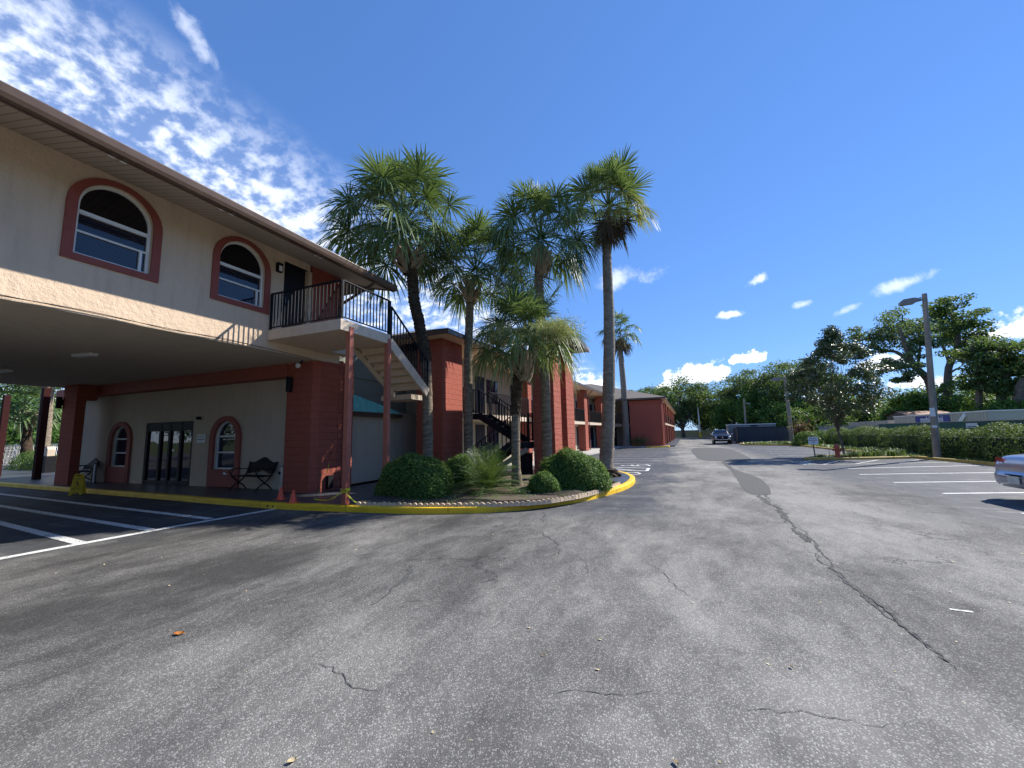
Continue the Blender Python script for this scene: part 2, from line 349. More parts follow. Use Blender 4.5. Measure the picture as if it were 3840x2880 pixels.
# ------------------------------------------------------------------ ground, roads, kerbs
def smooth_path(p, n=5):
    out = []
    for i in range(len(p)-1):
        a, b, c, d = p[max(i-1, 0)], p[i], p[i+1], p[min(i+2, len(p)-1)]
        for k in range(n):
            t = k/n
            out.append(tuple(.5*((2*b[j])+(-a[j]+c[j])*t+(2*a[j]-5*b[j]+4*c[j]-d[j])*t*t+(-a[j]+3*b[j]-3*c[j]+d[j])*t**3) for j in (0, 1)))
    return out+[tuple(p[-1])]
def offset(path, d):
    o = []
    for i, p in enumerate(path):
        a = path[max(i-1, 0)]; b = path[min(i+1, len(path)-1)]; dx, dy = b[0]-a[0], b[1]-a[1]; l = math.hypot(dx, dy)
        o.append((p[0]-dy/l*d, p[1]+dx/l*d))
    return o
def profile_along(path, prof, name, mat, parent=None):
    rows = [[(x, y, z) for x, y in offset(path, d)] for d, z in prof]; mb = MB(); n = len(path); v = [p for r in rows for p in r]
    f = [(k*n+i, k*n+i+1, (k+1)*n+i+1, (k+1)*n+i) for k in range(len(rows)-1) for i in range(n-1)]
    mb.add(v, f); return mb.build(name, mat, parent, smooth=False)
def sheet(name, poly, z, mat, kind='structure'):
    mb = MB(); mb.add([(x, y, z) for x, y in poly], [tuple(range(len(poly)))])
    o = mb.build(name, mat); return tag(o, kind=kind)
sheet('ground', [(-600,-600),(600,-600),(600,900),(-600,900)], -.012, M['grass'])
sheet('road', [(-60,-60),(11.9,-60),(11.9,10),(11.7,24),(11.2,27.2),(11.2,60),(22,60),(22,98.5),(-60,98.5)], 0.0, M['asphalt'])
kerb_p = smooth_path([(-40,8.4),(-25.5,7.76),(-19.6,7.52),(-13.9,7.30),(-11.5,7.16),(-8.9,7.08),(-7.34,7.2),(-5.5,7.42),(-4.7,7.62),(-3.9,7.98),(-3.2,8.5),(-2.6,9.25),(-2.15,10.0),(-1.8,10.95),(-1.55,11.8),(-1.4,12.7),(-1.36,13.7),(-1.45,14.7),(-1.75,15.7),(-2.15,16.4),(-2.8,17.0),(-3.6,17.4),(-4.4,17.5)], 6)
tag(profile_along(kerb_p, [(-.004,0),(0.0,.10),(.012,.125),(.035,.135),(.15,.135),(.165,.13),(.165,-.02)], 'kerb', M['yellow']), kind='structure')
inner = offset(kerb_p, .165)
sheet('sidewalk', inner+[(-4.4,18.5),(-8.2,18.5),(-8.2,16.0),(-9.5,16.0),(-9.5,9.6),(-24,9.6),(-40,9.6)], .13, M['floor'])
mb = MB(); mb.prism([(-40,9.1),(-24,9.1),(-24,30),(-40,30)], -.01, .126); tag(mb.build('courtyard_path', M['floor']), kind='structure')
# planting bed inside the scalloped edging
stone_path = smooth_path([G(x, y, .15) for x, y in [(1345,1892),(1430,1893.5),(1500,1895),(1600,1896.5),(1750,1896),(1900,1892),(2000,1887),(2080,1878),(2170,1863),(2240,1845),(2290,1829),(2322,1815)]], 8)
bed = list(stone_path)+[(-2.75,13.2),(-3.6,14.1),(-4.0,14.25),(-7.8,14.25),(-7.8,12.7),(-7.3,9.4)]
random.seed(3); mb = MB(); c = (-4.8, 10.8)
def ptin(x, y, poly):
    r = False; j = len(poly)-1
    for i in range(len(poly)):
        if (poly[i][1] > y) != (poly[j][1] > y) and x < (poly[j][0]-poly[i][0])*(y-poly[i][1])/(poly[j][1]-poly[i][1])+poly[i][0]: r = not r
        j = i
    return r
bm = bmesh.new(); vs = [bm.verts.new((x, y, .15)) for x, y in bed]; fc = bm.faces.new(vs); bmesh.ops.triangulate(bm, faces=[fc])
for _ in range(4): bmesh.ops.subdivide_edges(bm, edges=bm.edges[:], cuts=1, use_grid_fill=True)
bnd = {v for e in bm.edges if e.is_boundary for v in e.verts}
for v in bm.verts:
    if v not in bnd: v.co.z += .05+.035*math.sin(v.co.x*2.3+1)*math.cos(v.co.y*1.9)+random.uniform(0, .012)
me = bpy.data.meshes.new('planting_bed'); bm.to_mesh(me); bm.free(); me.materials.append(M['mulch'])
o = bpy.data.objects.new('planting_bed', me); COL.objects.link(o); tag(o, kind='structure')
# edging stones, each one a thing
st = MB(); n = 10
prof = [(math.cos(PI*i/n)*.062, .022+math.sin(PI*i/n)*.055) for i in range(n+1)]+[(-.062, -.03), (.062, -.03)]
st.prism_ax([(a, b) for a, b in prof[::-1]], -.028, .028, 'y')
stone = st.build('edging_stone', M['mulchstone'], bevel=.008)
L = [0]
for a, b in zip(stone_path, stone_path[1:]): L.append(L[-1]+math.hypot(b[0]-a[0], b[1]-a[1]))
d = 0; i = 0; first = True
while d < L[-1]:
    while i < len(L)-2 and L[i+1] < d: i += 1
    t = (d-L[i])/(L[i+1]-L[i]); a, b = stone_path[i], stone_path[i+1]
    x, y = a[0]+(b[0]-a[0])*t, a[1]+(b[1]-a[1])*t; an = math.atan2(b[1]-a[1], b[0]-a[0])
    s = stone if first else stone.copy()
    if not first: COL.objects.link(s)
    s.location = (x, y, .137); s.rotation_euler = (random.uniform(-.12, .12), random.uniform(-.05, .05), an+random.uniform(-.08, .08)); s.scale = (1, 1, random.uniform(.85, 1.12))
    tag(s, 'scalloped tan edging stone standing in the row between yellow kerb and mulch bed', 'edging stone', 'scalloped edging stones along the planting bed'); first = False
    d += .124
# right-hand island and kerbs
isl = smooth_path([(11.3,31.0),(9.2,29.4),(7.3,27.3),(6.35,26.1),(6.08,25.7),(6.3,25.36),(7.6,25.4),(9.6,26.1),(11.15,26.75)], 6)
tag(profile_along(isl, [(-.004,0),(0,.09),(.03,.12),(.15,.12),(.15,-.02)], 'kerb', M['yellowold']), kind='structure')
sheet('planting_bed', offset(isl, .15)+[(12.6,27),(12.6,31)], .10, M['mulch'])
kr = smooth_path([(11.2,26.75),(11.35,25.2),(11.55,23.9),(11.65,22.4),(11.75,18),(11.8,10),(11.8,-20)], 5)[::-1]
tag(profile_along(kr, [(-.004,0),(0,.09),(.03,.12),(.16,.12),(.16,-.02)][::1], 'kerb', M['yellowold']), kind='structure')
for k in ('kerb.002',):
    pass
sheet('planting_bed', [(11.5,-20),(16,-20),(16,60),(11.3,60),(11.3,27),(11.7,22.4)], .06, M['mulch'])
k2 = smooth_path([(11.3,31.0),(10.9,33.5),(10.55,37),(10.4,41),(10.2,44.8),(8.8,46.1),(7.2,46.9),(6.5,47.8),(6.4,49.5),(6.6,52.3)], 5)
tag(profile_along(k2, [(-.004,0),(0,.09),(.03,.12),(.15,.12),(.15,-.02)][::1], 'kerb', M['yellowold']), kind='structure')
sheet('grass_strip', [(6.6,52.4),(6.45,49.5),(6.6,47.9),(7.3,47.05),(8.9,46.25),(10.3,45),(10.5,41),(10.65,37),(11,33.5),(11.4,31),(16,31),(16,53)], .07, M['grass'])
# markings
def line(pts, w, name='road_marking', mat=None, z=.004):
    mb = MB()
    for a, b in zip(pts, pts[1:]):
        a = Vector((*a, 0)); b = Vector((*b, 0)); d = (b-a).normalized(); s = Vector((-d.y, d.x, 0))*w/2
        mb.add([(a-s)[:2]+(z,), (b-s)[:2]+(z,), (b+s)[:2]+(z,), (a+s)[:2]+(z,)], [(0, 1, 2, 3)]); z += .0006
    return tag(mb.build(name, mat or M['paintw']), kind='structure')
line([(-9.0,-14),(-9.28,3.0),(-9.18,5.0),(-8.93,7.05)], .17)
def thru(p, q, x0, x1): s = (q[1]-p[1])/(q[0]-p[0]); return [(x0, p[1]+s*(x0-p[0])), (x1, p[1]+s*(x1-p[0]))]
a = G(27,1969); b = G(312,2040); line(thru(a, b, -22, -9.3), .16, z=.0075)
a = G(0,1898); b = G(590,1992); line(thru(a, b, -22, -9.3), .16, z=.0075)
a = G(0,1853); b = G(800,1948); line(thru(a, b, -22, -9.25), .16, z=.0075)
line([(-22,2.2),(-9.3,1.4)], .16, z=.0075)
# left bays in front of the long wing
for yr, yl in ((1739.7,1733),(1729,1723.5),(1720,1715.5),(1710.7,1707),(1702.8,1699),(1694.5,1692.5)):
    xr = {1739.7:2453,1729:2463,1720:2475,1710.7:2480,1702.8:2488,1694.5:2494}[yr]
    a = G(xr, yr); line([a, (-6.4, a[1]+.15)], .10, mat=M['paintold'])
for Y in (40.6, 43.0): line([(-1.0, Y), (-6.4, Y+.15)], .10, mat=M['paintold'])
def C22(x, y): return G(2200+x*.226, 1600+y*.226)
a = C22(1030,690); b = C22(1000,735); c1 = C22(480,712); c2 = C22(460,668)
e = (-4.4, c2[1]+.1); f = (-4.4, c1[1]+.1)
line([e, a, b, f], .13); line([(-4.2, e[1]-.1), (b[0]-.45, b[1]+.1)], .13, z=.0085)
def isa(cx, cy, s, rz):                 # painted wheelchair symbol
    mb = MB(); z = .0045
    def seg(p, q, w):
        p = Vector(p); q = Vector(q); d = (q-p).normalized(); n_ = Vector((-d.y, d.x))*w/2
        mb.add([(*(p-n_), z), (*(q-n_), z), (*(q+n_), z), (*(p+n_), z)], [(0, 1, 2, 3)])
    mb.add([(math.cos(2*PI*i/14)*.09, .55+math.sin(2*PI*i/14)*.09, z) for i in range(14)], [tuple(range(14))])
    seg((0,.45), (.03,-.02), .10); z = .0051; seg((.0,.22), (.30,.22), .08); z = .0057; seg((-.01,0), (.32,0), .09); z = .0063; seg((.30,.02), (.46,-.36), .09); z = .0069; seg((.44,-.36), (.56,-.33), .07)
    z = .0075
    pts = [(math.cos(a)*.33+.02, math.sin(a)*.33-.12) for a in np.linspace(2.0, 6.0, 16)]
    for p, q in zip(pts, pts[1:]): seg(p, q, .08); z += .0002
    o = mb.build('road_marking', M['paintw']); o.location = (cx, cy, 0); o.rotation_euler = (0, 0, rz); o.scale = (s, s, s); return tag(o, kind='structure')
p1 = C22(700,781); isa(p1[0]-.1, p1[1], 1.15, PI/2); p2 = C22(880,648); isa(p2[0]-.1, p2[1], 1.25, PI/2)
# right bays (stalls set at an angle)
for a, b in (((5.75,20.0),(11.3,22.35)), ((5.76,17.76),(11.4,19.6)), ((5.78,15.42),(11.4,17.15)), ((5.85,13.19),(11.4,14.95)), ((5.78,10.6),(11.4,12.4)), ((5.8,8.1),(11.4,9.8)), ((5.8,5.6),(11.4,7.3))):
    line([a, b], .10)
line([(5.1,23.87),(5.25,21.9),(11.0,24.0)], .11, mat=M['paintold'])
for a, b in (((440,335),(580,300)), ((730,328),(930,293)), ((1110,320),(1290,293)), ((235,318),(340,300))):
    line([G(2900+a[0]*.425, 1600+a[1]*.425), G(2900+b[0]*.425, 1600+b[1]*.425)], .11, mat=M['paintold'], z=.0065)
line([G(2900+255*.425, 1600+320*.425), G(2900+355*.425, 1600+330*.425)], .5, mat=M['paintold'], z=.0085)
for i in range(6):
    a = (5.6+.3*i*.1, 29+2.5*i); line([a, (10.4, 30.4+2.5*i)], .10, mat=M['paintold'])
# resurfaced patches, long seam, cracks
def blob(name, pts, z, mat):
    sp = smooth_path(pts+[pts[0]], 5)[:-1]; sp = [(x+random.uniform(-.03, .03), y+random.uniform(-.05, .05)) for x, y in sp]
    mb = MB(); mb.add([(x, y, z) for x, y in sp], [tuple(range(len(sp)))]); return tag(mb.build(name, mat), kind='structure')
blob('asphalt_patch', [(.95,32),(1.0,37),(1.35,41.2),(2.6,41.5),(3.9,40.0),(3.95,32),(3.6,25.2),(2.6,24.4),(1.5,24.1),(1.05,26)], .004, M['patch'])
blob('asphalt_patch', [(2.0,23.6),(2.2,23.6),(2.15,19),(2.45,16),(2.15,12.4),(1.62,12.2),(1.72,15),(1.9,19)], .0045, M['patch'])
def crack(pts, w, z=.004, mat=None, jit=.3, step=.06):
    P_ = [Vector((*p, 0)) for p in pts]; V = []; Fc = []; k = 0
    for a, b in zip(P_, P_[1:]):
        n_ = max(2, int((b-a).length/step)); d = (b-a).normalized(); s = Vector((-d.y, d.x, 0))
        for i in range(n_):
            t = i/n_; off = (math.sin(k*.37)*.3+math.sin(k*.11+1)*.5+random.uniform(-.3, .3))*jit*.12; p = a.lerp(b, t)+s*off
            ww = w*random.uniform(.35, 1.25)*(.6+.4*math.sin(k*.21)); V += [p-s*ww/2+Vector((0, 0, z)), p+s*ww/2+Vector((0, 0, z))]; k += 1
    Fc = [(2*i, 2*i+1, 2*i+3, 2*i+2) for i in range(len(V)//2-1)]
    mb = MB(); mb.add(V, Fc); return tag(mb.build('pavement_crack', mat or M['crack']), kind='structure')
crack([(2.0,13.6),(1.8,11),(1.76,9.4)], .13, jit=1.2); crack([(1.76,9.8),(1.74,8.4),(1.70,7.2)], .11, .0055, jit=.7)
crack([(1.92,12.5),(1.86,10),(1.62,8.6)], .05, .007, jit=1)
crack([(1.72,7.6),(1.62,6.0),(1.61,5.1),(1.63,3.9)], .05, jit=.45); crack([(1.74,8.2),(1.66,7.0),(1.61,5.8),(1.62,4.7)], .022, .0055, jit=.9); crack([(1.60,5.2),(1.63,4.4),(1.65,3.8)], .035, .007, jit=.4)
crack([(1.5,6.7),(1.62,6.1),(1.9,5.9),(2.4,5.75),(2.9,5.5)], .012, .006, jit=1)
crack([(-2.85,8.38),(-2.0,6.5),(-1.62,5.85),(-1.3,5.44),(-1.1,4.9)], .02, jit=1.2); crack([(-3.29,4.68),(-2.7,4.98),(-1.78,5.47),(-1.66,5.84)], .014, jit=1)
crack([(-3.32,4.55),(-3.08,4.12),(-2.94,3.67),(-2.9,3.34)], .07, mat=M['patch'], jit=.6)
crack([(-.9,2.6),(-.3,2.9),(.2,3.0),(.9,3.05),(1.4,3.2)], .007, jit=.6, step=.04); crack([(-2.6,2.4),(-2.1,2.3),(-1.7,2.35)], .008, jit=.6, step=.04)
crack([(2.6,4.7),(3.2,4.3),(3.9,4.2)], .01, jit=.8); crack([(-.4,5.4),(-.2,4.9),(.1,4.5)], .01, jit=.8)
# ------------------------------------------------------------------ the two-storey entrance building
def arch_pts(c, hw, zb, zs, n=18, rise=None):           # outline counter-clockwise from bottom left
    rise = rise or hw
    return [(c-hw, zb), (c+hw, zb)]+[(c+hw*math.cos(PI*i/n), zs+rise*math.sin(PI*i/n)) for i in range(n+1)]
def arch_frame(mb, plane, outer, inner, a0, a1, ax):
    # ring between two arch outlines (same point count), a0 = back, a1 = front
    n = len(outer); 
    def P(u, w, a): return (a, u, w) if ax == 'x' else (u, a, w)
    v = [P(*p, a1) for p in outer]+[P(*p, a1) for p in inner]+[P(*p, a0) for p in outer]+[P(*p, a0) for p in inner]
    f = []
    for i in range(n):
        j = (i+1) % n
        f += [(i, j, n+j, n+i), (2*n+i, 2*n+j, j, i), (n+i, n+j, 3*n+j, 3*n+i), (3*n+i, 3*n+j, 2*n+j, 2*n+i)]
    mb.add(v, f)
def wall_with_arches(name, ax, a, u0, u1, z0, z1, arches, mat, parent, depth=.14, sgn=1):
    # flat wall at coordinate a facing +sgn, arch openings with reveals
    mb = MB()
    def P(u, w, b=0): return (a-sgn*b, u, w) if ax == 'x' else (u, a-sgn*b, w)
    def q(p): mb.add(p, [tuple(range(len(p)))])
    cur = u0
    for c, hw, zb, zs, rise in sorted(arches):
        q([P(cur, z0), P(c-hw, z0), P(c-hw, z1), P(cur, z1)])
        if zb > z0: q([P(c-hw, z0), P(c+hw, z0), P(c+hw, zb), P(c-hw, zb)])
        n = 18; top = [(c+hw*math.cos(PI*i/n), zs+rise*math.sin(PI*i/n)) for i in range(n, -1, -1)]
        for (x0, w0), (x1, w1) in zip(top, top[1:]): q([P(x0, w0), P(x1, w1), P(x1, z1), P(x0, z1)])
        out = arch_pts(c, hw, zb, zs, n, rise)
        for p0, p1 in zip(out, out[1:]+out[:1]): q([P(*p0), P(*p1), P(*p1, depth), P(*p0, depth)])
        cur = c+hw
    q([P(cur, z0), P(u1, z0), P(u1, z1), P(cur, z1)])
    return mb.build(name, mat, parent, fixn=False)
B = empty('motel_building', (0, 0, 0), 0, 'cream stucco entrance building with upper storey bridging the drive and red trim', 'building')
Z1, ZS = 3.9, 6.6
AW = [(3.925, .56, 4.93, 5.86, .56), (6.325, .56, 4.93, 5.86, .56)]
wall_with_arches('wall', 'x', -9.5, -9.0, 7.43, 3.9, 6.62, AW, M['creamrough'], B)
mb = MB(); mb.box(-9.72, -9.52, -9.0, 7.43, 3.9, 3.93)   # closes the wall foot
mb.add([(-9.5,7.43,6.41),(-9.5,8.25,6.41),(-9.5,8.25,6.62),(-9.5,7.43,6.62)], [(0,1,2,3)]); mb.box(-9.7,-9.5,8.19,8.32,4.4,6.41)
mb.box(-9.74, -9.5, 7.435, 9.45, 3.902, 4.138); mb.build('wall', M['cream'], B)
mb = MB(); mb.box(-22.9, -22.7, -9, 9.5, 3.9, 6.6); mb.box(-22.7, -9.72, -9.0, -8.85, 3.9, 6.6); mb.box(-22.7,-9.75,9.35,9.5,3.9,6.6); mb.build('wall', M['cream'], B)
mb = MB(); mb.box(-9.75, -9.497, 8.325, 9.5, 4.4, 6.62); mb.build('wall', M['redsmooth'], B)
mb = MB(); mb.box(-9.9, -9.62, 7.44, 8.18, 4.38, 6.40); dr = mb.build('door', M['door'], B); tag(dr, 'dark upstairs door behind the balcony railing')
mb = MB(); mb.box(-9.618, -9.56, 7.52, 7.56, 5.3, 5.45); mb.build('handle', M['metal'], dr)
# upper arched windows
for k, (c, hw, zb, zs, rs) in enumerate(AW):
    fr = MB(); arch_frame(fr, 0, arch_pts(c, hw+.145, zb-.12, zs, 18, rs+.10), arch_pts(c, hw, zb, zs, 18, rs), -9.5, -9.462, 'x')
    w = fr.build('window', M['redtrim'], B)
    fm = MB(); arch_frame(fm, 0, arch_pts(c, hw-.002, zb+.002, zs, 18, rs-.002), arch_pts(c, hw-.055, zb+.05, zs, 18, rs-.055), -9.64, -9.56, 'x')
    fm.box(-9.63, -9.555, c-hw+.05, c+hw-.05, 5.70, 5.77); fm.box(-9.635, -9.565, c-hw+.05, c+hw-.05, 5.36, 5.395)
    fm.box(-9.632, -9.56, c+hw-.16, c+hw-.115, zb+.05, 5.36)
    fm.build('frame', M['white'], w)
    gl = MB(); pts = arch_pts(c, hw-.02, zb+.02, zs, 18, rs-.02); gl.add([(-9.60, u, z) for u, z in pts], [tuple(range(len(pts)))]); gl.build('pane', M['blinds'], w)
# portico ceiling, its lamps, eaves, gutter and roof
mb = MB(); mb.box(-22.9, -9.503, -9, 9.0, 3.885, 3.9); mb.build('ceiling', M['ceiling'], B)
for x, y, r in ((-13.7,5.3,.15),(-18.7,5.45,.1),(-14.0,.5,.1)):
    mb = MB(); mb.box(-.32, .32, -.09, .09, -.07, 0); lf = mb.build('ceiling_light', M['white'], B, bevel=.01); lf.location = (x, y, 3.885); lf.rotation_euler = (0, 0, r)
eo, ez = -8.05, 6.24
mb = MB(); mb.add([(-9.5,-9,6.61),(eo,-9,ez),(eo,10.1,ez),(-9.5,10.1,6.61)], [(0,1,2,3)]); mb.add([(-9.5,10.1,6.61),(eo,10.1,ez),(eo,10.1,ez+.02),(-9.5,10.1,6.66)], [(0,1,2,3)])
mb.add([(-23.5,9.5,6.24),(-9.5,9.5,6.60),(-9.5,10.1,6.60),(-23.5,10.1,6.24)], [(0,1,2,3)]); mb.build('soffit', M['soffit'], B)
g = MB(); prof = [(-8.03,6.20),(-7.93,6.20),(-7.90,6.26),(-7.88,6.36),(-7.885,6.375),(-7.91,6.375),(-7.93,6.27),(-8.03,6.26)]
g.prism_ax(prof[::-1], -9, 10.12, 'y'); g.prism_ax([(-8.08,6.19),(-8.035,6.19),(-8.035,6.41),(-8.08,6.41)], -9, 10.12, 'y')
gt = g.build('gutter', M['brown'], B)
ws = MB(); ws.bar((-8.1,-9,6.255),(-8.1,9.1,6.255),.015,.02)
for yy in (3.2,3.35,4.9,5.1,7.2,7.35): ws.box(-8.14,-8.02,yy-.04,yy+.04,6.20,6.225)
ws.build('trim_strip', M['white'], gt)
rf = MB(); rf.add([(-7.93,-9.4,6.40),(-7.93,10.15,6.40),(-13.6,6.0,8.2),(-13.6,-9.4,8.2),(-23.7,10.15,6.30),(-18.4,6.0,8.2),(-18.4,-9.4,8.2),(-23.7,-9.4,6.30)], [(0,1,2,3),(1,4,5,2),(4,7,6,5),(3,2,5,6)]); rf.build('roof', M['shingle'], B)
rf = MB(); rf.bar((-7.95,10.14,6.30),(-9.6,10.14,6.68),.04,.2); rf.build('fascia', M['brown'], B)
# fallen strings / wire along the foot of the upper wall
wr = MB(); pts = [(-9.46, y, 3.905+.05*abs(math.sin(y*1.3))*(.3+.7*abs(math.sin(y*.31)))) for y in np.linspace(-8, 6.9, 60)]; wr.tube(pts, .007, 5); wr.tube([(p[0]+.01, p[1], 3.93) for p in pts], .006, 5)
wr.bar((-9.46, 6.8, 3.93), (-9.5, 8.4, 3.90), .01); wr.build('wire', M['black'], B)
# lobby wall with arched windows and door
LY = 9.0
LA = [(-13.83, .54, .70, 1.72, .55), (-19.93, .54, .72, 1.72, .55)]
mb = MB()
wall_with_arches('wall', 'y', LY, -24.2, -9.8, .12, 3.9, LA+[(-16.97, 1.39, .121, 2.34, .001)], M['tan'], B, .16, -1)
for c, hw, zb, zs, rs in LA:
    fr = MB(); arch_frame(fr, 0, arch_pts(c, hw+.22, .14, zs, 18, rs+.17)[::-1], arch_pts(c, hw, zb, zs, 18, rs)[::-1], LY, LY-.07, 'y')
    fr.box(c-hw-.12, c+hw+.12, LY-.082, LY-.01, .16, .56)
    w = fr.build('window', M['redtrim'], B)
    fm = MB(); arch_frame(fm, 0, arch_pts(c, hw-.002, zb+.002, zs, 18, rs-.002)[::-1], arch_pts(c, hw-.05, zb+.045, zs, 18, rs-.05)[::-1], LY+.12, LY+.04, 'y')
    for z in (1.75, 1.22): fm.box(c-hw+.05, c+hw-.05, LY+.045, LY+.11, z, z+.05)
    fm.build('frame', M['white'], w)
    gl = MB(); pts = arch_pts(c, hw-.02, zb+.02, zs, 18, rs-.02); gl.add([(u, LY+.09, z) for u, z in pts], [tuple(range(len(pts)))]); gl.build('pane', M['glass'], w)
D = MB(); x0, x1 = -18.35, -15.59
for a, b in ((x0, x0+.1), (x1-.1, x1), (x0+.78, x0+.90), (x0+1.34, x0+1.46), (x0+1.98, x0+2.1)): D.box(a, b, LY+.02, LY+.12, .13, 2.33)
D.box(x0+.1, x1-.1, LY+.03, LY+.11, 2.02, 2.33); D.box(x0+.1, x1-.1, LY+.03, LY+.11, .13, .26)
dd = D.build('entrance_door', M['darkframe'], B)
for a, b in ((x0+.1, x0+.78), (x0+.9, x0+1.34), (x0+1.46, x0+1.98), (x0+2.1, x1-.1)):
    mb = MB(); mb.add([(a, LY+.07, .26), (b, LY+.07, .26), (b, LY+.07, 2.02), (a, LY+.07, 2.02)], [(0, 1, 2, 3)]); mb.build('pane', M['glassd'], dd)
mb = MB(); mb.box(x0+1.55, x0+1.67, LY+.062, LY+.067, 1.28, 1.38); mb.build('sticker', M['white'], dd)
mb = MB(); mb.box(-24.2, -22.85, LY-.06, LY-.003, .13, 3.499); mb.build('pilaster', M['redsmooth'], B)
mb = MB(); mb.box(-24.2, -10.7, LY-.39, LY-.003, 3.50, 3.884); mb.build('beam', M['redsmooth'], B)
mb = MB(); mb.box(-24.2, -10.76, 9.2, 24, 0, 5.6); mb.build('rear_block', M['cream'], B)
# red block pillars
pr_ = MB(); pr_.prism([(-10.72,8.66),(-9.66,8.60),(-9.50,8.74),(-9.50,9.45),(-10.72,9.45)], .12, 3.884); pr_.build('pillar', M['red'], B)
pl = MB(); pl.prism([(-21.95,8.02),(-20.98,8.02),(-20.98,8.30),(-21.95,8.30)], .12, 3.884); pl.build('pillar', M['red'], B)
pl = MB(); pl.prism([(-21.3,8.30),(-20.98,8.30),(-20.98,8.62),(-21.3,8.62)], 3.3, 3.884); pl.build('beam', M['red'], B)
pl = MB(); pl.prism([(-21.9,-8.6),(-21,-8.6),(-21,-8),(-21.9,-8)], -.01, 3.884); pl.build('pillar', M['red'], B)
pl = MB(); pl.prism([(-10.6,-8.6),(-9.6,-8.6),(-9.6,-8),(-10.6,-8)], -.01, 3.884); pl.build('pillar', M['red'], B)
rc = MB(); rc.box(-9.62, -9.49, 9.45, 9.62, .13, 4.0); rc.box(-9.62,-9.44,9.78,10.0,.13,4.0); rc.build('corner_block', M['redrock'], B)
dp = MB(); dp.box(-9.55, -9.45, 9.64, 9.76, .2, 3.95); dp.build('downspout', M['postred'], B)
dp = MB(); dp.tube([(-7.98,9.2,6.2),(-8.1,9.2,6.12),(-9.3,9.3,5.75),(-9.45,9.32,5.6),(-9.45,9.32,4.42)], .045, 8); dp.build('downspout', M['brown'], B)
# wall east of the pillar: low wall, teal tiled roof over it, taller wall behind
mb = MB(); mb.box(-10.3, -10.1, 9.45, 14.6, .12, 2.55); mb.build('wall', M['tan'], B)
mb = MB(); mb.box(-10.75, -10.62, 9.45, 14.55, 2.5, 4.6); mb.build('wall', M['greygreen'], B)
mb = MB(); mb.box(-10.6, -10.55, 10.4, 13.5, 3.78, 3.82); mb.build('conduit', M['pipe'], B)
tr = MB(); V = []; Fq = []; nu, nv = 90, 14; y0, y1 = 9.62, 13.1
for j in range(nv+1):
    for i in range(nu+1):
        s = j/nv; u = i/nu; ytop = y0+(y1-y0)*u; zz = s*.88*(1-u)**.9
        y = y0+(y1-y0)*u; row = (s*7) % 1.0
        z = 2.50+zz+.026*abs(math.sin(u*62))-.02*row*(1-u); x = -9.93-.45*s*(1-u)-.0
        V.append((x, y, z))
for j in range(nv):
    for i in range(nu): a = j*(nu+1)+i; Fq.append((a, a+1, a+nu+2, a+nu+1))
tr.add(V, Fq); tr.build('awning', M['teal'], B)
tr = MB(); tr.box(-10.1, -9.9, 9.62, 13.15, 2.36, 2.49); tr.build('fascia', M['brown'], B)
# balcony
bl = MB(); bl.prism([(-9.497,7.02),(-7.06,7.02),(-7.06,8.80),(-9.497,8.80)], 4.14, 4.40); bl.box(-9.497,-9.2,8.8,9.6,4.14,4.395); bc = bl.build('balcony', M['creamtrim'], B, bevel=.008)
def railing(mb, a, b, z0, z1, h=.96, gap=.115, top=.05, posts=True, bt=.014):
    a = Vector(a); b = Vector(b); L_ = (b-a).length; n = max(1, int(L_/gap)); up = Vector((0, 0, 1))
    A0 = Vector((a.x, a.y, z0)); B0 = Vector((b.x, b.y, z1))
    mb.bar(A0+up*h, B0+up*h, top, .03); mb.bar(A0+up*.07, B0+up*.07, .03, .025)
    for i in range(n+1):
        p = A0.lerp(B0, i/n); w = .045 if (i in (0, n) and posts) else bt*1.5
        mb.bar(p+up*(.0 if i in (0, n) else .07), p+up*h, w)
r1 = MB(); railing(r1, (-9.45,7.08,0), (-7.12,7.08,0), 4.4, 4.4); railing(r1, (-7.11,7.10,0), (-7.11,8.76,0), 4.4, 4.4); r1.bar((-7.11,8.80,4.3),(-7.11,8.80,5.36),.06)
r1.build('railing', M['black'], bc)
# exterior staircase A
S = empty('staircase', (-7.7, 8.8, 0), 0, 'cream concrete staircase with black railing dropping from the balcony behind the palms', 'staircase')
def sp(name, mb, m, par=S, **k):
    o = mb.build(name, m, par, **k); o.location = (-par.location.x, -par.location.y, 0) if par is S else (0, 0, 0); return o
n = 7; dy, dz = .262, (4.4-.13)/24
for xs in (-7.10, -8.32):
    st_ = MB(); a = (xs, 8.80, 4.22); b = (xs, 8.80+dy*n, 4.22-dz*n); st_.bar(a, b, .06, .27, up=(0, 0, 1)); sp('stringer', st_, M['creamtrim'])
for i in range(n):
    z = 4.4-dz*(i+1); y = 8.80+dy*i; tb = MB(); tb.box(-8.29, -7.13, y, y+dy+.03, z-.055, z); tb.box(-8.29, -7.13, y+.0, y+.03, z, z+dz-.056); sp('tread', tb, M['creamtrim'])
r2 = MB(); railing(r2, (-7.10,8.86,0), (-7.10,8.8+dy*n,0), 4.22, 4.22-dz*n, 1.0, .13); sp('railing', r2, M['black'])
r2 = MB(); railing(r2, (-8.3,8.86,0), (-8.3,8.8+dy*n,0), 4.22-.1, 4.22-dz*n, .75, .5); r2.bar((-8.3,8.9,4.86),(-8.3,8.1,4.86),.045,.03); r2.bar((-8.3,8.1,4.4),(-8.3,8.1,4.88),.04); sp('handrail', r2, M['black'])
mb = MB(); mb.box(-8.9, -7.75, 8.8+dy*n+.03, 8.8+dy*n+.9, 4.4-dz*(n+1)-.16, 4.4-dz*(n+1)); sp('landing', mb, M['creamtrim'])
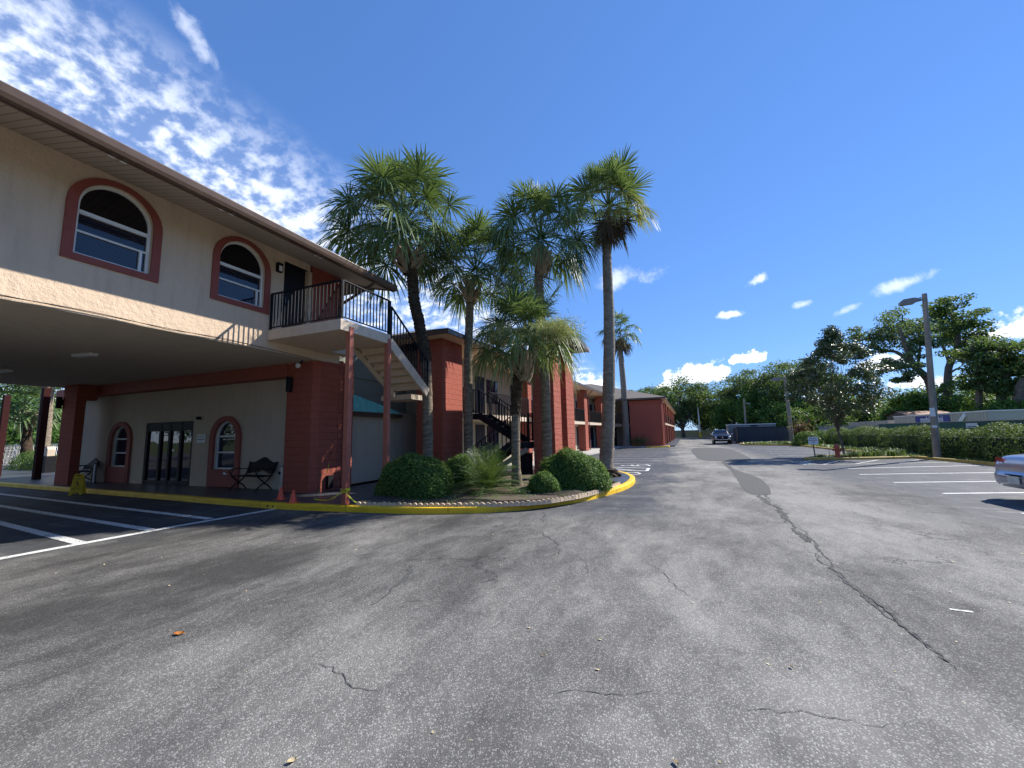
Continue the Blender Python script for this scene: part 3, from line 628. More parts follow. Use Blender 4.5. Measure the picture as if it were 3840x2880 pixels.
for (x, y), ln in (((-7.1,7.36),'red steel post under the near corner of the balcony'), ((-7.1,8.74),'red steel post at the head of the cream staircase')):
    mb = MB(); mb.box(-.062, .062, -.062, .062, 0, 4.27-.13); po = mb.build('post', M['postred'], None); po.location = (x, y, .13)
    tag(po, ln+', rising from the walkway', 'post', 'red posts carrying the balcony')
# corner wall beyond the staircase with a small green sign
W2 = MB(); W2.box(-10.1, -8.4, 14.6, 14.8, .12, 4.6); W2.build('wall', M['beigewall'], B)
mb = MB(); mb.box(-10.05, -9.97, 14.5, 14.6, .12, 4.5); mb.build('downspout', M['pipe'], B)
# ------------------------------------------------------------------ the long two-storey wing (slightly turned)
Wg = empty('motel_wing', (-7.9, 12.8, 0), math.radians(-1.9), 'long two-storey motel wing with red block pillars, walkways and brown hipped roof', 'building')
DK = 2.53; EZ = 5.28; LEN = 34.0
mb = MB(); mb.box(-1.15,0,0,1.42,0,EZ); mb.build('pillar', M['red'], Wg)
mb = MB(); mb.box(-9.0, -1.45, 1.4, LEN, 0, EZ); mb.build('wall', M['beigewall'], Wg)
mb = MB(); mb.box(-1.45, .06, 1.42, LEN, DK-.22, DK); mb.build('walkway', M['creamtrim'], Wg)
mb = MB(); mb.add([(-1.45,.2,EZ-.02),(.62,-.6,EZ-.02),(.62,LEN,EZ-.02),(-1.45,LEN,EZ-.02)], [(0,1,2,3)]); mb.add([(-9,-.6,EZ-.02),(.62,-.6,EZ-.02),(-1.45,.2,EZ-.018),(-9,.2,EZ-.018)], [(0,1,2,3)]); mb.build('soffit', M['cream'], Wg)
mb = MB(); mb.box(.60, .66, -.62, LEN+.3, EZ-.04, EZ+.14); mb.box(-9, .60, -.64, -.58, EZ-.04, EZ+.14); mb.build('gutter', M['brown'], Wg)
mb = MB(); mb.add([(.68,-.66,EZ+.13),(.68,LEN+6,EZ+.13),(-5.2,LEN+6,EZ+2.1),(-5.2,5.2,EZ+2.1),(-11,-.66,EZ+.13),(-11,LEN+6,EZ+.13)], [(0,1,2,3),(4,0,3),(4,3,2,5)]); mb.build('roof', M['shingle'], Wg)
for y, w in ((8.6,.55),(14.8,.55),(21.4,1.1),(28.4,.6)):
    mb = MB(); mb.box(-.55, -.02 if y < 20 else .06, y, y+w, 0, EZ-.03); mb.build('pillar', M['redrock'], Wg)
    if y > 20:
        mb = MB(); mb.tube([(.6,y+w,EZ),(.3,y+w+.05,EZ-.25),(.14,y+w+.08,EZ-.4),(.14,y+w+.08,.15)], .05, 8); mb.build('downspout', M['postred'], Wg)
mb = MB(); mb.tube([(-.8,-.6,EZ),(-.75,-.3,EZ-.2),(-.72,-.06,EZ-.45),(-.72,-.06,.2)], .05, 8); mb.build('downspout', M['postred'], Wg)
segs = [(1.5,2.5),(3.9,8.6),(9.15,14.8),(15.35,21.4),(22.5,28.4),(29.0,LEN-.2)]
for a, b in segs:
    mb = MB(); railing(mb, (0,a,0), (0,b,0), DK, DK, 1.02, .125, bt=.016); mb.build('railing', M['black'], Wg)
for y in (5.1, 9.4, 13.2, 16.2, 18.4, 20.6, 24.2, 26.0, 27.6, 30.0, 32.0):
    for z in (.1, DK):
        mb = MB(); mb.box(-1.50, -1.41, y, y+.92, z, z+2.05); mb.build('door', M['door'], Wg)
        if y in (5.1, 9.4, 13.2, 24.2, 27.6):
            mb = MB(); mb.box(-1.46, -1.43, y+1.2, y+2.5, z+.75, z+2.0); wn = mb.build('window', M['darkframe'], Wg)
            mb = MB(); mb.box(-1.428, -1.425, y+1.25, y+2.45, z+.8, z+1.95); mb.build('pane', M['glass'], wn)
mb = MB(); mb.prism([(-1.45,1.4),(.9,1.6),(1.3,16),(1.45,18.5),(1.45,31.5),(-1.45,31.5)], 0, .1); mb.build('walkway', M['concrete'], Wg)
# projecting screen of red split-face blocks that hides the steel stair
for i, (y0, y1) in enumerate(((14.3,15.25),(16.2,17.5))):
    pass
SC = empty('screen_wall', (-4.5, 14.3, 0), 0, 'tall red split-face block fins beside the black steel stair', 'wall')
def so(name, mb, m): o = mb.build(name, m, SC); o.location = (4.5, -14.3, 0); return o
mb = MB(); mb.box(-4.92, -4.10, 14.30, 15.28, 0, 5.25); so('fin', mb, M['redrock'])
mb = MB(); mb.box(-4.92, -4.10, 16.15, 17.45, 0, 5.25); so('fin', mb, M['redrock'])
mb = MB(); mb.box(-4.90, -4.40, 15.28, 16.15, 0, .95); mb.box(-4.9,-4.4,15.28,16.15,3.0,5.25); so('fin', mb, M['red'])
mb = MB(); mb.box(-4.62, -4.5, 15.29, 16.14, .95, 3.0); so('grille', mb, M['door'])
mb = MB(); mb.box(-4.48, -4.18, 15.45, 15.95, .78, 1.0); so('vent_box', mb, M['creamtrim'])
mb = MB(); mb.add([(-3.5,13.6,5.45),(-3.5,18.2,5.45),(-5.4,18.2,5.5),(-5.4,13.6,5.5),(-3.5,13.6,5.28),(-3.5,18.2,5.28),(-5.4,18.2,5.28),(-5.4,13.6,5.28)], [(0,1,2,3),(4,5,1,0),(5,6,2,1),(7,4,0,3),(4,7,6,5)]); so('roof', mb, M['shingle'])
mb = MB(); mb.box(-3.53, -3.46, 13.55, 18.25, 5.27, 5.46); so('gutter', mb, M['brown'])
# steel stair, two flights
T = empty('staircase', (-6.2, 15.0, 0), 0, 'black steel switchback stair between the red pillar and the red fins', 'staircase')
def to(name, mb, m): o = mb.build(name, m, T); o.location = (6.2, -15.0, 0); return o
LZ = 1.33
mb = MB(); mb.bar((-7.55,15.0,2.45),(-5.75,15.0,LZ+.02),.05,.26); mb.bar((-7.55,15.95,2.45),(-5.75,15.95,LZ+.02),.05,.26); mb.box(-7.95,-7.5,14.95,15.98,2.28,2.5); to('stringer', mb, M['door'])
mb = MB(); mb.bar((-5.7,14.75,LZ-.1),(-7.35,14.75,.12),.05,.26); mb.bar((-5.7,13.95,LZ-.1),(-7.35,13.95,.12),.05,.26); to('stringer', mb, M['door'])
mb = MB(); mb.box(-5.75, -5.0, 13.95, 16.0, LZ-.22, LZ); to('landing', mb, M['door'])
for i in range(7):
    x = -7.5+.25*i; z = 2.5-.166*(i+1); mb = MB(); mb.box(x, x+.27, 15.02, 15.93, z-.04, z); to('tread', mb, M['door'])
    x = -5.75-.235*(i+1); z = LZ-.165*(i+1); mb = MB(); mb.box(x, x+.25, 13.98, 14.72, z-.04, z); to('tread', mb, M['door'])
mb = MB(); railing(mb, (-7.9,15.0,0), (-7.5,15.0,0), 2.5, 2.5, 1.0, .12); railing(mb, (-7.5,15.0,0), (-5.75,15.0,0), 2.5, LZ, 1.0, .12, bt=.018); railing(mb, (-7.5,15.95,0), (-5.75,15.95,0), 2.5, LZ, 1.0, .12, bt=.018)
railing(mb, (-5.0,13.97,0), (-5.0,16.0,0), LZ, LZ, 1.05, .12, bt=.018); railing(mb, (-5.7,16.0,0), (-5.0,16.0,0), LZ, LZ, 1.05, .12, bt=.018); to('railing', mb, M['black'])
mb = MB(); railing(mb, (-5.7,14.75,0), (-7.4,14.75,0), LZ, .13, .95, .17, bt=.02); railing(mb, (-5.7,13.95,0), (-7.4,13.95,0), LZ, .13, .95, .17, bt=.02); to('railing', mb, M['black'])
mb = MB(); mb.tube([(-5.05,13.9,LZ-.25),(-6.3,13.9,.35)], .09, 10); to('brace', mb, M['pipe'])
# ------------------------------------------------------------------ the far wing across the end of the bays
Fw = empty('motel_wing', (-1.3, 44.3, 0), math.radians(-1.3), 'far motel block with plain red end wall beside the drive and brown shingle roof', 'building')
mb = MB(); mb.box(-3.2, 0, 0, 3.0, 0, 4.85); mb.build('end_wall', M['red'], Fw)
mb = MB(); mb.box(-14, -3.2, 2.6, 3.0, 0, 4.9); mb.box(-3.2,-1.6,3,44,0,4.9); mb.build('wall', M['beigewall'], Fw)
mb = MB(); mb.box(-9, -3.2, 1.1, 2.6, 2.2, 2.5); mb.box(-1.6,.1,3,44,2.3,2.5); mb.build('walkway', M['creamtrim'], Fw)
mb = MB(); railing(mb, (-8.5,1.15,0), (-3.25,1.15,0), 2.5, 2.5, 1.0, .14, bt=.02); mb.build('railing', M['black'], Fw)
for x in (-4.25, -5.9, -7.6):
    for z in (.1, 2.5): mb = MB(); mb.box(x, x+.85, 2.55, 2.62, z, z+2.0); mb.build('door', M['door'], Fw)
mb = MB(); railing(mb, (.05,3.1,0), (.05,43,0), 2.5, 2.5, 1.0, .3, bt=.03); mb.build('railing', M['black'], Fw)
for y in (8, 15, 22, 29, 36): 
    mb = MB(); mb.box(-.5, .12, y, y+.6, 0, 4.85); mb.build('pillar', M['redrock'], Fw)
    mb = MB(); mb.box(-1.62, -1.57, y+2, y+3, .1, 2.1); mb.build('door', M['door'], Fw)
mb = MB(); mb.tube([(.25,-.1,4.8),(.08,-.06,4.6),(.08,-.06,.1)], .05, 8); mb.build('downspout', M['postred'], Fw)
mb = MB(); mb.tube([(.25,3,4.8),(.1,3.05,4.6),(.1,3.05,.1)],.05,8); mb.build('downspout', M['postred'], Fw)
mb = MB(); mb.add([(-14,-.35,4.93),(.4,-.35,4.93),(.4,44,4.93),(-1.6,44,4.93),(-1.6,2.7,4.93),(-14,2.7,4.93)], [(0,1,2,3,4,5)]); mb.build('soffit', M['cream'], Fw)
mb = MB(); mb.box(-14, .4, -.42, -.36, 4.9, 5.08); mb.box(.38,.44,-.42,44,4.9,5.08); mb.build('gutter', M['brown'], Fw)
mb = MB(); h = .31; R_ = 9.5; zt = 5.08+R_*h
mb.add([(.44,-.42,5.08),(-R_+.44,-.42+R_,zt),(-30,-.42+R_,zt),(-30,-.42,5.08),(.44,44,5.08),(-R_+.44,44,zt)], [(0,1,2,3),(0,4,5,1)]); mb.build('roof', M['shingle'], Fw)
mb = MB(); mb.prism([(-8,-1.0),(-.2,-1.0),(.4,-.6),(.4,.6),(-8,.6)], 0, .13); mb.build('walkway', M['concrete'], Fw)
mb = MB(); mb.prism([(-1.6,-1.12),(-.1,-1.12),(.5,-.65),(.5,.7),(.4,.7),(.4,-.6),(-.2,-1.0),(-1.6,-1.0)], 0, .14); mb.build('kerb_end', M['yellow'], Fw)
mb = MB(); mb.prism([(.12,.8),(1.0,1.0),(1.0,44),(-1.6,44),(-1.6,.8)], 0, .12); mb.build('walkway', M['floor'], Fw)
def at(px, py, Y): x, z = GY(px, py, Y); return (x, Y, z)
# ------------------------------------------------------------------ palms
def norm(v): return v/np.maximum(np.linalg.norm(v, axis=-1, keepdims=True), 1e-9)
def fan_leaves(hubs, dirs, ups, R_, nseg=32, spread=2.5, droop=.35, wid=1.0, noi=.05):
    """palmate blades: hub point, axis direction, blade normal"""
    V = []; Fq = []; base = 0
    ts = np.array([0, .42, .74, 1.0])
    for h, d, u, r in zip(hubs, dirs, ups, R_):
        s = norm(np.cross(d, u)); u = norm(np.cross(s, d))
        a = np.linspace(-spread, spread, nseg)+rng.uniform(-.03, .03, nseg)
        Ls = r*(.78+.22*np.cos(a*.6))*rng.uniform(.86, 1.06, nseg)
        dd = np.cos(a)[:, None]*d+np.sin(a)[:, None]*s+u*(.20-.1*np.cos(a))[:, None]+rng.normal(0, noi, (nseg, 3)); dd = norm(dd)
        side = norm(np.cross(dd, u)+1e-6)
        da = 2*spread/nseg; dr = droop*rng.uniform(.2, 1.8, nseg)*(1.4 if d[2] < .25 else .8)
        for k in range(nseg):
            for ti, t in enumerate(ts):
                p = h+dd[k]*Ls[k]*t; p = p+np.array([0, 0, -1.0])*(dr[k]*Ls[k]*t**2.4)
                if t > .5: p = p*(1)+np.array([dd[k][0], dd[k][1], 0])*(-.12*dr[k]*Ls[k]*t)
                w = [.005, .5*da*Ls[k]*.42*1.0, .5*da*Ls[k]*.32, .0015][ti]*wid
                up_ = u*w*.55
                V += [p-side[k]*w+up_*.6, p-up_*.4, p+side[k]*w+up_*.6]
            for ti in range(3):
                b = base+ti*3; Fq += [(b, b+1, b+4, b+3), (b+1, b+2, b+5, b+4)]
            base += 12
    return V, Fq
def palm(name, trunk, rad, crown_c, R_, label, n=34, seed=1, dead=0, yellow=0, flower=0, boots=60, boot_h=1.1, boot_r=.33, bark='bark', droop=.35, pet=(.42, .66), polar=(0.05, 2.05), fib=None, group='fan palms', nseg=42, lean=(0, 0), cw=.5, bl=.41, wid=1.0, noi=.055):
    global rng; rng = np.random.default_rng(seed); random.seed(seed)
    base = trunk[0]; root = empty(name, base, 0, label, 'palm tree', group); B0 = np.array(base)
    pts = [tuple(np.array(p)-B0) for p in trunk]
    # densify the trunk
    dens = []; rr = []
    for i in range(len(pts)-1):
        for k in range(8):
            t = k/8; a, b, c_, d = [np.array(pts[min(max(j, 0), len(pts)-1)]) for j in (i-1, i, i+1, i+2)]
            dens.append(tuple(.5*((2*b)+(-a+c_)*t+(2*a-5*b+4*c_-d)*t*t+(-a+3*b-3*c_+d)*t**3)))
    dens.append(pts[-1]); m = len(dens); zt = dens[-1][2]
    dens2 = []
    for i in range(m-1):
        for k in range(3): dens2.append(tuple(np.array(dens[i])*(1-k/3)+np.array(dens[i+1])*k/3))
    dens2.append(dens[-1]); m = len(dens2)
    for i, p in enumerate(dens2):
        t = p[2]/zt; r = rad[0]*(1-t)+rad[1]*t
        if p[2] < .5: r *= 1+(.5-p[2])*.9
        rr.append(r*(1+(.02 if i % 2 else -.02)))
    mb = MB(); mb.tube(dens2, rr, 20, jitter=.03)
    mb.build('trunk', M[bark], root, smooth=True)
    if fib:
        seg = [p for p in dens2 if fib[0] <= p[2]]; mb = MB(); mb.tube(seg, [rad[1]*1.14+.012*(i % 2) for i in range(len(seg))], 18, jitter=.12); mb.build('fibre_sleeve', M['barkdark'], root)
    cc = np.array(crown_c)-B0; top = np.array(dens2[-1]); core = cc*cw+top*(1-cw)
    # leaf bases
    if boots:
        mb = MB()
        for i in range(boots):
            t = i/boots; a = i*2.39996; z0 = top[2]-boot_h*.75+boot_h*t; ax = np.array(dens2[-1]); f_ = np.array([math.cos(a), math.sin(a), 0.]); rr0 = rad[1]*.9
            ctr = np.array([ax[0], ax[1], z0]); rw = boot_r*(.75+.5*math.sin(PI*min(1, t*1.1)))
            tl = np.array([-math.sin(a), math.cos(a), 0])*random.choice((-1, 1))*.16
            q0 = ctr+f_*rr0; q1 = ctr+f_*(rr0+(rw-rr0)*.6)+tl*.5+np.array([0, 0, .16]); q2 = ctr+f_*rw+tl+np.array([0, 0, .36+.1*random.random()])
            s = norm(np.cross(f_, np.array([0, 0, 1.]))); w = .055+.025*random.random(); th = f_*.018
            vs = []
            for q, ww in ((q0, w*1.5), (q1, w), (q2, w*.75)): vs += [q-s*ww-th, q+s*ww-th, q+s*ww+th, q-s*ww+th]
            mb.add(vs, [(0,1,5,4),(1,2,6,5),(2,3,7,6),(3,0,4,7),(4,5,9,8),(5,6,10,9),(6,7,11,10),(7,4,8,11),(8,9,10,11)])
        mb.build('leaf_bases', M['boot'], root)
    def make(nl, pol0, pol1, Rf, matn, nm, drp, a0=0, arc=None):
        hubs, dirs, ups, Rs = [], [], [], []; pm = MB()
        for i in range(nl):
            t = (i+.5)/nl; po = pol0+(pol1-pol0)*t**.85+rng.uniform(-.12, .12); az = a0+i*2.39996+rng.uniform(-.2, .2) if arc is None else a0+arc*((i*.618) % 1)
            d = np.array([math.sin(po)*math.cos(az), math.sin(po)*math.sin(az), math.cos(po)])+np.array([lean[0], lean[1], 0])*.3; d = norm(d)
            pl_ = R_*rng.uniform(*pet); hub = core+d*pl_+np.array([0, 0, (1-t)*.12-.10*pl_*math.sin(po)])
            mid = core+d*pl_*.5+np.array([0, 0, .06*pl_])
            pm.tube([core+d*.08, mid, hub], [.022, .016, .010], 4)
            bd = norm(d*1.0+np.array([0, 0, -.28 if po < 1.2 else -.6*math.sin(po)])); out = np.array([math.cos(az), math.sin(az), 0])
            u = norm(np.array([0, 0, 1.0])+.75*out*(-1 if po < .6 else .15)+rng.normal(0, .25, 3))
            if po > 1.5: u = norm(out+np.array([0, 0, .4])+rng.normal(0, .2, 3))
            hubs.append(hub); dirs.append(bd); ups.append(u); Rs.append(R_*Rf*rng.uniform(.7, 1.15))
        V, Fq = fan_leaves(hubs, dirs, ups, Rs, nseg, 2.35, drp, wid, noi)
        o = npmesh(nm, V, Fq, M[matn], root); pm.build('petioles', M['weed'] if matn != 'palmdead' else M['palmdead'], root); return o
    make(n, polar[0], polar[1], bl, 'palmleaf', 'crown', droop)
    if yellow: make(yellow, 1.2, 2.2, bl*.9, 'palmyellow', 'yellow_fronds', .30, -1.5, 2.2)
    if dead: make(dead, 2.55, 3.0, .42, 'palmdead', 'dead_fronds', .2, 1.0)
    if flower:
        for k in range(flower):
            c0 = np.array([at(1876,1262,9.9), at(2081,1238,9.8)][k])-B0; V = []; Fq = []; b = 0
            for i in range(2600):
                st0 = c0+rng.normal(0, 1, 3)*np.array([.27, .24, .12]); d = norm(rng.normal(0, 1, 3)+np.array([0, 0, .3])); l = rng.uniform(.06, .16); s = norm(np.cross(d, rng.normal(0, 1, 3)))*.0055
                V += [st0-s, st0+s, st0+d*l+s*.6, st0+d*l-s*.6]; Fq.append((b, b+1, b+2, b+3)); b += 4
            npmesh('flower_stalk', V, Fq, M['flower'], root)
    return root
def sc(p, k): return (p[0]*k, p[1]*k, H+(p[2]-H)*k)   # slide a measured point along its sight line
k = .95
palm('fan_palm', [(-7.27,10.93,.12), sc((-7.71,11.5,3.77),k), sc((-7.98,11.5,5.33),k), sc((-8.24,11.5,6.37),k), sc((-8.32,11.5,7.24),k), sc((-8.53,11.5,7.98),k)], (.165,.155), sc((-8.97,11.5,10.75),k), 2.85,
     'thick leaning fan palm with the biggest crown, nearest the balcony stairs', n=68, seed=11, boots=46, boot_h=.8, boot_r=.46, fib=(3.9, 9), bark='bark', lean=(-.25, 0), droop=.34, polar=(.05, 2.2), cw=.48)
palm('fan_palm', [(-7.21,13.5,.13),(-7.20,13.5,4.12),(-7.11,13.5,6.32),(-7.07,13.5,7.25)], (.175,.15), (-6.6,13.5,8.7), 2.4,
     'fan palm with dark shaded trunk between the big palm and the flowering palm', n=46, seed=12, boots=36, boot_h=.8, boot_r=.34, bark='bark', droop=.34, polar=(.05, 2.2))
palm('fan_palm', [(-4.03,13,.15),(-4.01,13,1.58),(-4.03,13,4.02),(-4.12,13,7.08),(-3.99,13,7.7)], (.17,.15), (-4.02,13,9.2), 2.35,
     'fan palm with grey trunk standing against the red block fins', n=52, seed=15, boots=36, boot_h=.9, boot_r=.27, bark='bark', droop=.42, polar=(.05, 2.3))
palm('fan_palm', [(-4.28,10.9,.15),(-4.3,10.9,1.25),(-4.21,10.9,3.09),(-3.99,10.9,3.72)], (.125,.125), (-3.78,10.9,4.95), 1.95,
     'short fan palm with pale yellow flower clusters, lowest crown of the bed', n=50, seed=14, boots=44, boot_h=.8, boot_r=.30, fib=(2.0, 3.6), bark='bark', flower=2, droop=.42, polar=(.05, 1.95))
palm('washingtonia_palm', [(-2.42,14.6,.13),(-2.24,14.6,1.9),(-2.11,14.6,3.75),(-2.01,14.6,5.82),(-1.97,14.6,8.2),(-1.90,14.6,9.5)], (.25,.15), (-1.70,14.6,11.0), 1.7,
     'tallest fan palm with slim grey trunk and yellowing side fronds at the kerb corner', n=20, seed=19, boots=0, dead=16, yellow=6, bark='barkgrey', droop=.16, pet=(.45, .75), polar=(.05, 1.5), lean=(.1, 0), bl=.56, cw=.35, wid=1.15, noi=.02, nseg=38)
rb = MB(); rb.sphere((0,0,0), .42, 14, 8, (1, .8, .55)); o = rb.build('root_ball', M['barkdark'], None); me = o.data
for v in me.vertices: v.co *= 1+random.uniform(-.12, .14)
o.location = (.12, -.1, .05); o.parent = [x for x in bpy.data.objects if x.name.startswith('washingtonia_palm') and x.type == 'EMPTY'][0]
palm('washingtonia_palm', [(-5.0,44.3,.15),(-4.96,44.3,2.88),(-4.96,44.3,6.51),(-5.09,44.3,10.2),(-5.06,44.3,11.6)], (.36,.26), (-5.06,44.3,13.4), 2.9,
     'slim distant palm in front of the far red end wall', n=22, seed=21, boots=0, dead=9, bark='barkgrey', droop=.4, pet=(.4, .7), polar=(.05, 2.2), nseg=20)
palm('fan_palm', [(-42.0,14,-.1),(-42.9,14,2.2),(-43.0,14,3.5)], (.30,.28), (-44.2,14,5.3), 3.0, 'dark-trunked fan palm seen through the portico opening', n=30, seed=31, boots=40, boot_h=1.1, boot_r=.55, bark='barkdark', nseg=18, group='fan palms beyond the portico')
palm('fan_palm', [(-40.3,14,-.1),(-40.4,14,2.2),(-40.6,14,5.6),(-40.6,14,6.8)], (.38,.30), (-40.6,14,7.8), 2.6, 'pale-trunked fan palm beside the dark column beyond the portico', n=26, seed=32, boots=0, bark='bark', nseg=18, group='fan palms beyond the portico')
# ------------------------------------------------------------------ leaf clouds
def leafcloud(name, C, N_, size, mat, parent=None, aspect=.55, up=.5, jit=.9, offset_=None):
    C = np.asarray(C, float); m = len(C); nrm = norm(np.asarray(N_, float)+rng.normal(0, jit, (m, 3))+np.array([0, 0, up]))
    t = norm(np.cross(nrm, rng.normal(0, 1, (m, 3)))); b = np.cross(nrm, t); s = size*rng.uniform(.55, 1.25, m)[:, None]
    V = np.stack([C-t*s*.5, C-b*s*aspect*.5+nrm*s*.06, C+t*s*.5, C+b*s*aspect*.5+nrm*s*.06], 1).reshape(-1, 3)
    return npmesh(name, V, np.arange(4*m).reshape(-1, 4), mat, parent)
def bush(loc, sx, sy, sz, label, n=14000, leaf=.035, seed=1, p=2.6, rz=0, group='clipped rounded bushes'):
    global rng; rng = np.random.default_rng(seed); root = empty('bush', loc, rz, label, 'bush', group)
    d = norm(rng.normal(0, 1, (n, 3))); d[:, 2] = np.abs(d[:, 2])*1.0-.12*(rng.random(n)); e = p
    r = (np.abs(d[:, 0])**e+np.abs(d[:, 1])**e+np.abs(d[:, 2])**e)**(-1/e)
    lump = 1+.05*np.sin(d[:, 0]*6+seed)*np.cos(d[:, 1]*5+seed*2)+.035*np.sin(d[:, 2]*9+d[:, 0]*7)+.025*np.sin(d[:, 0]*19+seed)*np.sin(d[:, 1]*17)*np.sin(d[:, 2]*15)
    P_ = d*(r*lump)[:, None]; P_[:, 2] = np.maximum(P_[:, 2], .02); dep = 1-.13*rng.random(n)**1.5+.035*rng.random(n)**6*2
    P_ = P_*dep[:, None]*np.array([sx, sy, sz]); leafcloud('foliage', P_, norm(d/np.array([sx, sy, sz])), leaf, M['bushleaf'], root, .6, .25, .75)
    mb = MB(); V = []; nn, mm = 24, 12
    for j in range(mm+1):
        for i in range(nn):
            th = PI/2*j/mm; a = 2*PI*i/nn; q = np.array([math.sin(th)*math.cos(a), math.sin(th)*math.sin(a), math.cos(th)+1e-6]); rr = (abs(q)**e).sum()**(-1/e)*.9
            V.append(tuple(q*rr*np.array([sx, sy, sz])))
    mb.add(V, [(j*nn+i, (j+1)*nn+i, (j+1)*nn+(i+1) % nn, j*nn+(i+1) % nn) for j in range(mm) for i in range(nn)]); mb.build('branches', M['bushcore'], root)  # solid dark core filling the bush just under the leaves
    return root
bush((-6.22,8.78,.13), .93, .72, 1.02, 'large clipped round bush at the near end of the bed beside the red post', 26000, .052, 1)
bush((-5.75,10.3,.15), .48, .45, .92, 'clipped bush half hidden behind the largest round bush', 9000, .052, 2)
bush((-2.72,11.0,.15), .98, .80, 1.0, 'large clipped round bush in front of the tallest palm', 26000, .052, 3, p=2.2)
bush((-3.18,9.93,.15), .44, .38, .52, 'smallest clipped bush, in front of the right-hand round bush', 9000, .042, 4, p=2.1)
# feathery low palm
rng = np.random.default_rng(5); root = empty('pygmy_date_palm', (-4.55, 9.55, .17), 0, 'low feathery palm with arching fronds in the middle of the mulch bed', 'palm plant')
V = []; Fq = []; b = 0; st_ = MB()
for i in range(58):
    az = i*2.399; po = .2+1.15*(i/58)+rng.uniform(-.1, .1); L_ = rng.uniform(1.1, 1.5); pts = []
    for k_ in range(13):
        t = k_/12; r = L_*t; z = .12+r*math.cos(po)-.55*(t**2)*L_*math.sin(po)*.9; pts.append(np.array([math.cos(az)*r*math.sin(po), math.sin(az)*r*math.sin(po), z]))
    st_.tube([pts[0], pts[4], pts[8], pts[12]], [.010, .008, .005, .002], 4)
    for k_ in range(2, 13):
        for h_ in (0, .5):
            p = pts[k_]-(pts[k_]-pts[k_-1])*h_; d = norm(pts[k_]-pts[k_-1]); s = norm(np.cross(d, [0, 0, 1.])); l = .26*math.sin(PI*min(1, (k_+.5)/13.5))+.05
            for sg in (-1, 1):
                e_ = p+s*sg*l+d*l*.55+np.array([0, 0, -.06*l+rng.uniform(-.02, .03)]); w = d*.008
                V += [p-w, p+w, e_+w*.2, e_-w*.2]; Fq.append((b, b+1, b+2, b+3)); b += 4
npmesh('fronds', V, Fq, M['weed'], root); st_.build('stems', M['weed'], root)
# ------------------------------------------------------------------ trees
def tree(loc, h, R_, label, seed, crown_z=.35, nclus=26, nleaf=7000, leaf=.32, mat='treeleaf', trunk_r=.22, flat=.55, clr=.30, name='tree', cat='tree', group='trees at the far edge of the lot', bare=0, droop=0, trunk=True, aspect=.6, lean=(0, 0), fill=1.0, rx=1.0, cone=0):
    global rng; rng = np.random.default_rng(seed); random.seed(seed); root = empty(name, loc, rng.uniform(0, 6.28) if rx == 1.0 else 0, label, cat, group)
    zc0 = h*crown_z; C = []; zc = (h+zc0)/2; Hh = (h-zc0)/2
    cl = []
    for i in range(nclus):
        d = norm(rng.normal(0, 1, 3)); rr = rng.uniform(.45, .95)**fill; kk = 1-cone*max(0, d[2]*rr+.15); c_ = np.array([d[0]*R_*rr*rx*kk, d[1]*R_*rr/rx*kk, zc+d[2]*Hh*rr*.95]); cl.append((c_, R_*clr*rng.uniform(.6, 1.35)))
    cl.append((np.array([0, 0, h-R_*clr*.6]), R_*clr))
    per = nleaf//len(cl); N_ = []
    for c_, r in cl:
        d = norm(rng.normal(0, 1, (per, 3))); rad_ = r*(rng.uniform(.25, 1, per)**.5)*(1+.3*rng.normal(0, 1, per)*.5); p = c_+d*rad_[:, None]*np.array([1, 1, flat])
        if droop: p[:, 2] -= droop*r*rng.random(per)**2*2
        C.append(p); N_.append(d)
    C = np.concatenate(C); N_ = np.concatenate(N_); C[:, 2] = np.maximum(C[:, 2], .15)
    leafcloud('crown', C, N_, leaf, M[mat], root, aspect, .5, .8)
    if trunk:
        mb = MB(); tz = zc0+(h-zc0)*.45
        tp = [(0,0,-.2),(lean[0]*.2,lean[1]*.2,zc0*.5),(lean[0]*.5,lean[1]*.5,zc0),(lean[0]*.6,lean[1]*.6,tz)]; mb.tube(tp, [trunk_r*1.25, trunk_r, trunk_r*.85, trunk_r*.35], 10, jitter=.06)
        for c_, r in cl[:int(len(cl)*.75)]:
            t0 = rng.uniform(.55, 1); s0 = np.array([lean[0]*.5*t0, lean[1]*.5*t0, zc0*t0+.4*(tz-zc0)*rng.random()]); mid = s0*.5+c_*.5+np.array([0, 0, -.08*h*rng.random()])+rng.normal(0, .06*R_, 3)
            mb.tube([s0, s0*.75+mid*.25+np.array([0, 0, .02*h]), mid, c_], [trunk_r*.42, trunk_r*.34, trunk_r*.22, trunk_r*.07], 6)
        mb.build('trunk', M['treebark'], root)
    return root
# magnolia by the hydrant
tree((8.6, 28.2, .1), 7.35, 2.6, 'glossy dark magnolia standing behind the red hydrant', 41, .24, 90, 21000, .14, 'magleaf', .06, .75, .17, 'magnolia_tree', 'tree', None, aspect=.5, lean=(-.5, .2), fill=.7, cone=.75)
wood = [
 # (px centre, Y, top px, R, kind, label)
 (2545, 97, 1405, 7.0, 'treeleaf', 'dense drooping oak just behind the tan boundary wall'),
 (2625, 100, 1425, 6.0, 'treeleaf', 'dark oak between the dense oak and the vine-covered mound'),
 (2440, 104, 1440, 6.5, 'treeolive', 'pale green tree rising above the far brown roof'),
 (2360, 108, 1455, 5.5, 'treeolive', 'pale tree at the left end of the far tree line, mostly behind the roof'),
 (2905, 92, 1350, 8.5, 'treeolive', 'flat-topped oak between the two grey lamp poles'),
 (2785, 95, 1405, 6.0, 'treeolive', 'spreading oak above the dark steel container'),
 (3010, 86, 1345, 7.0, 'treeleaf', 'oak crown showing left of the magnolia'),
 (2690, 108, 1475, 6.0, 'treeleaf', 'shaded tree in the gap behind the parked dark car'),
]
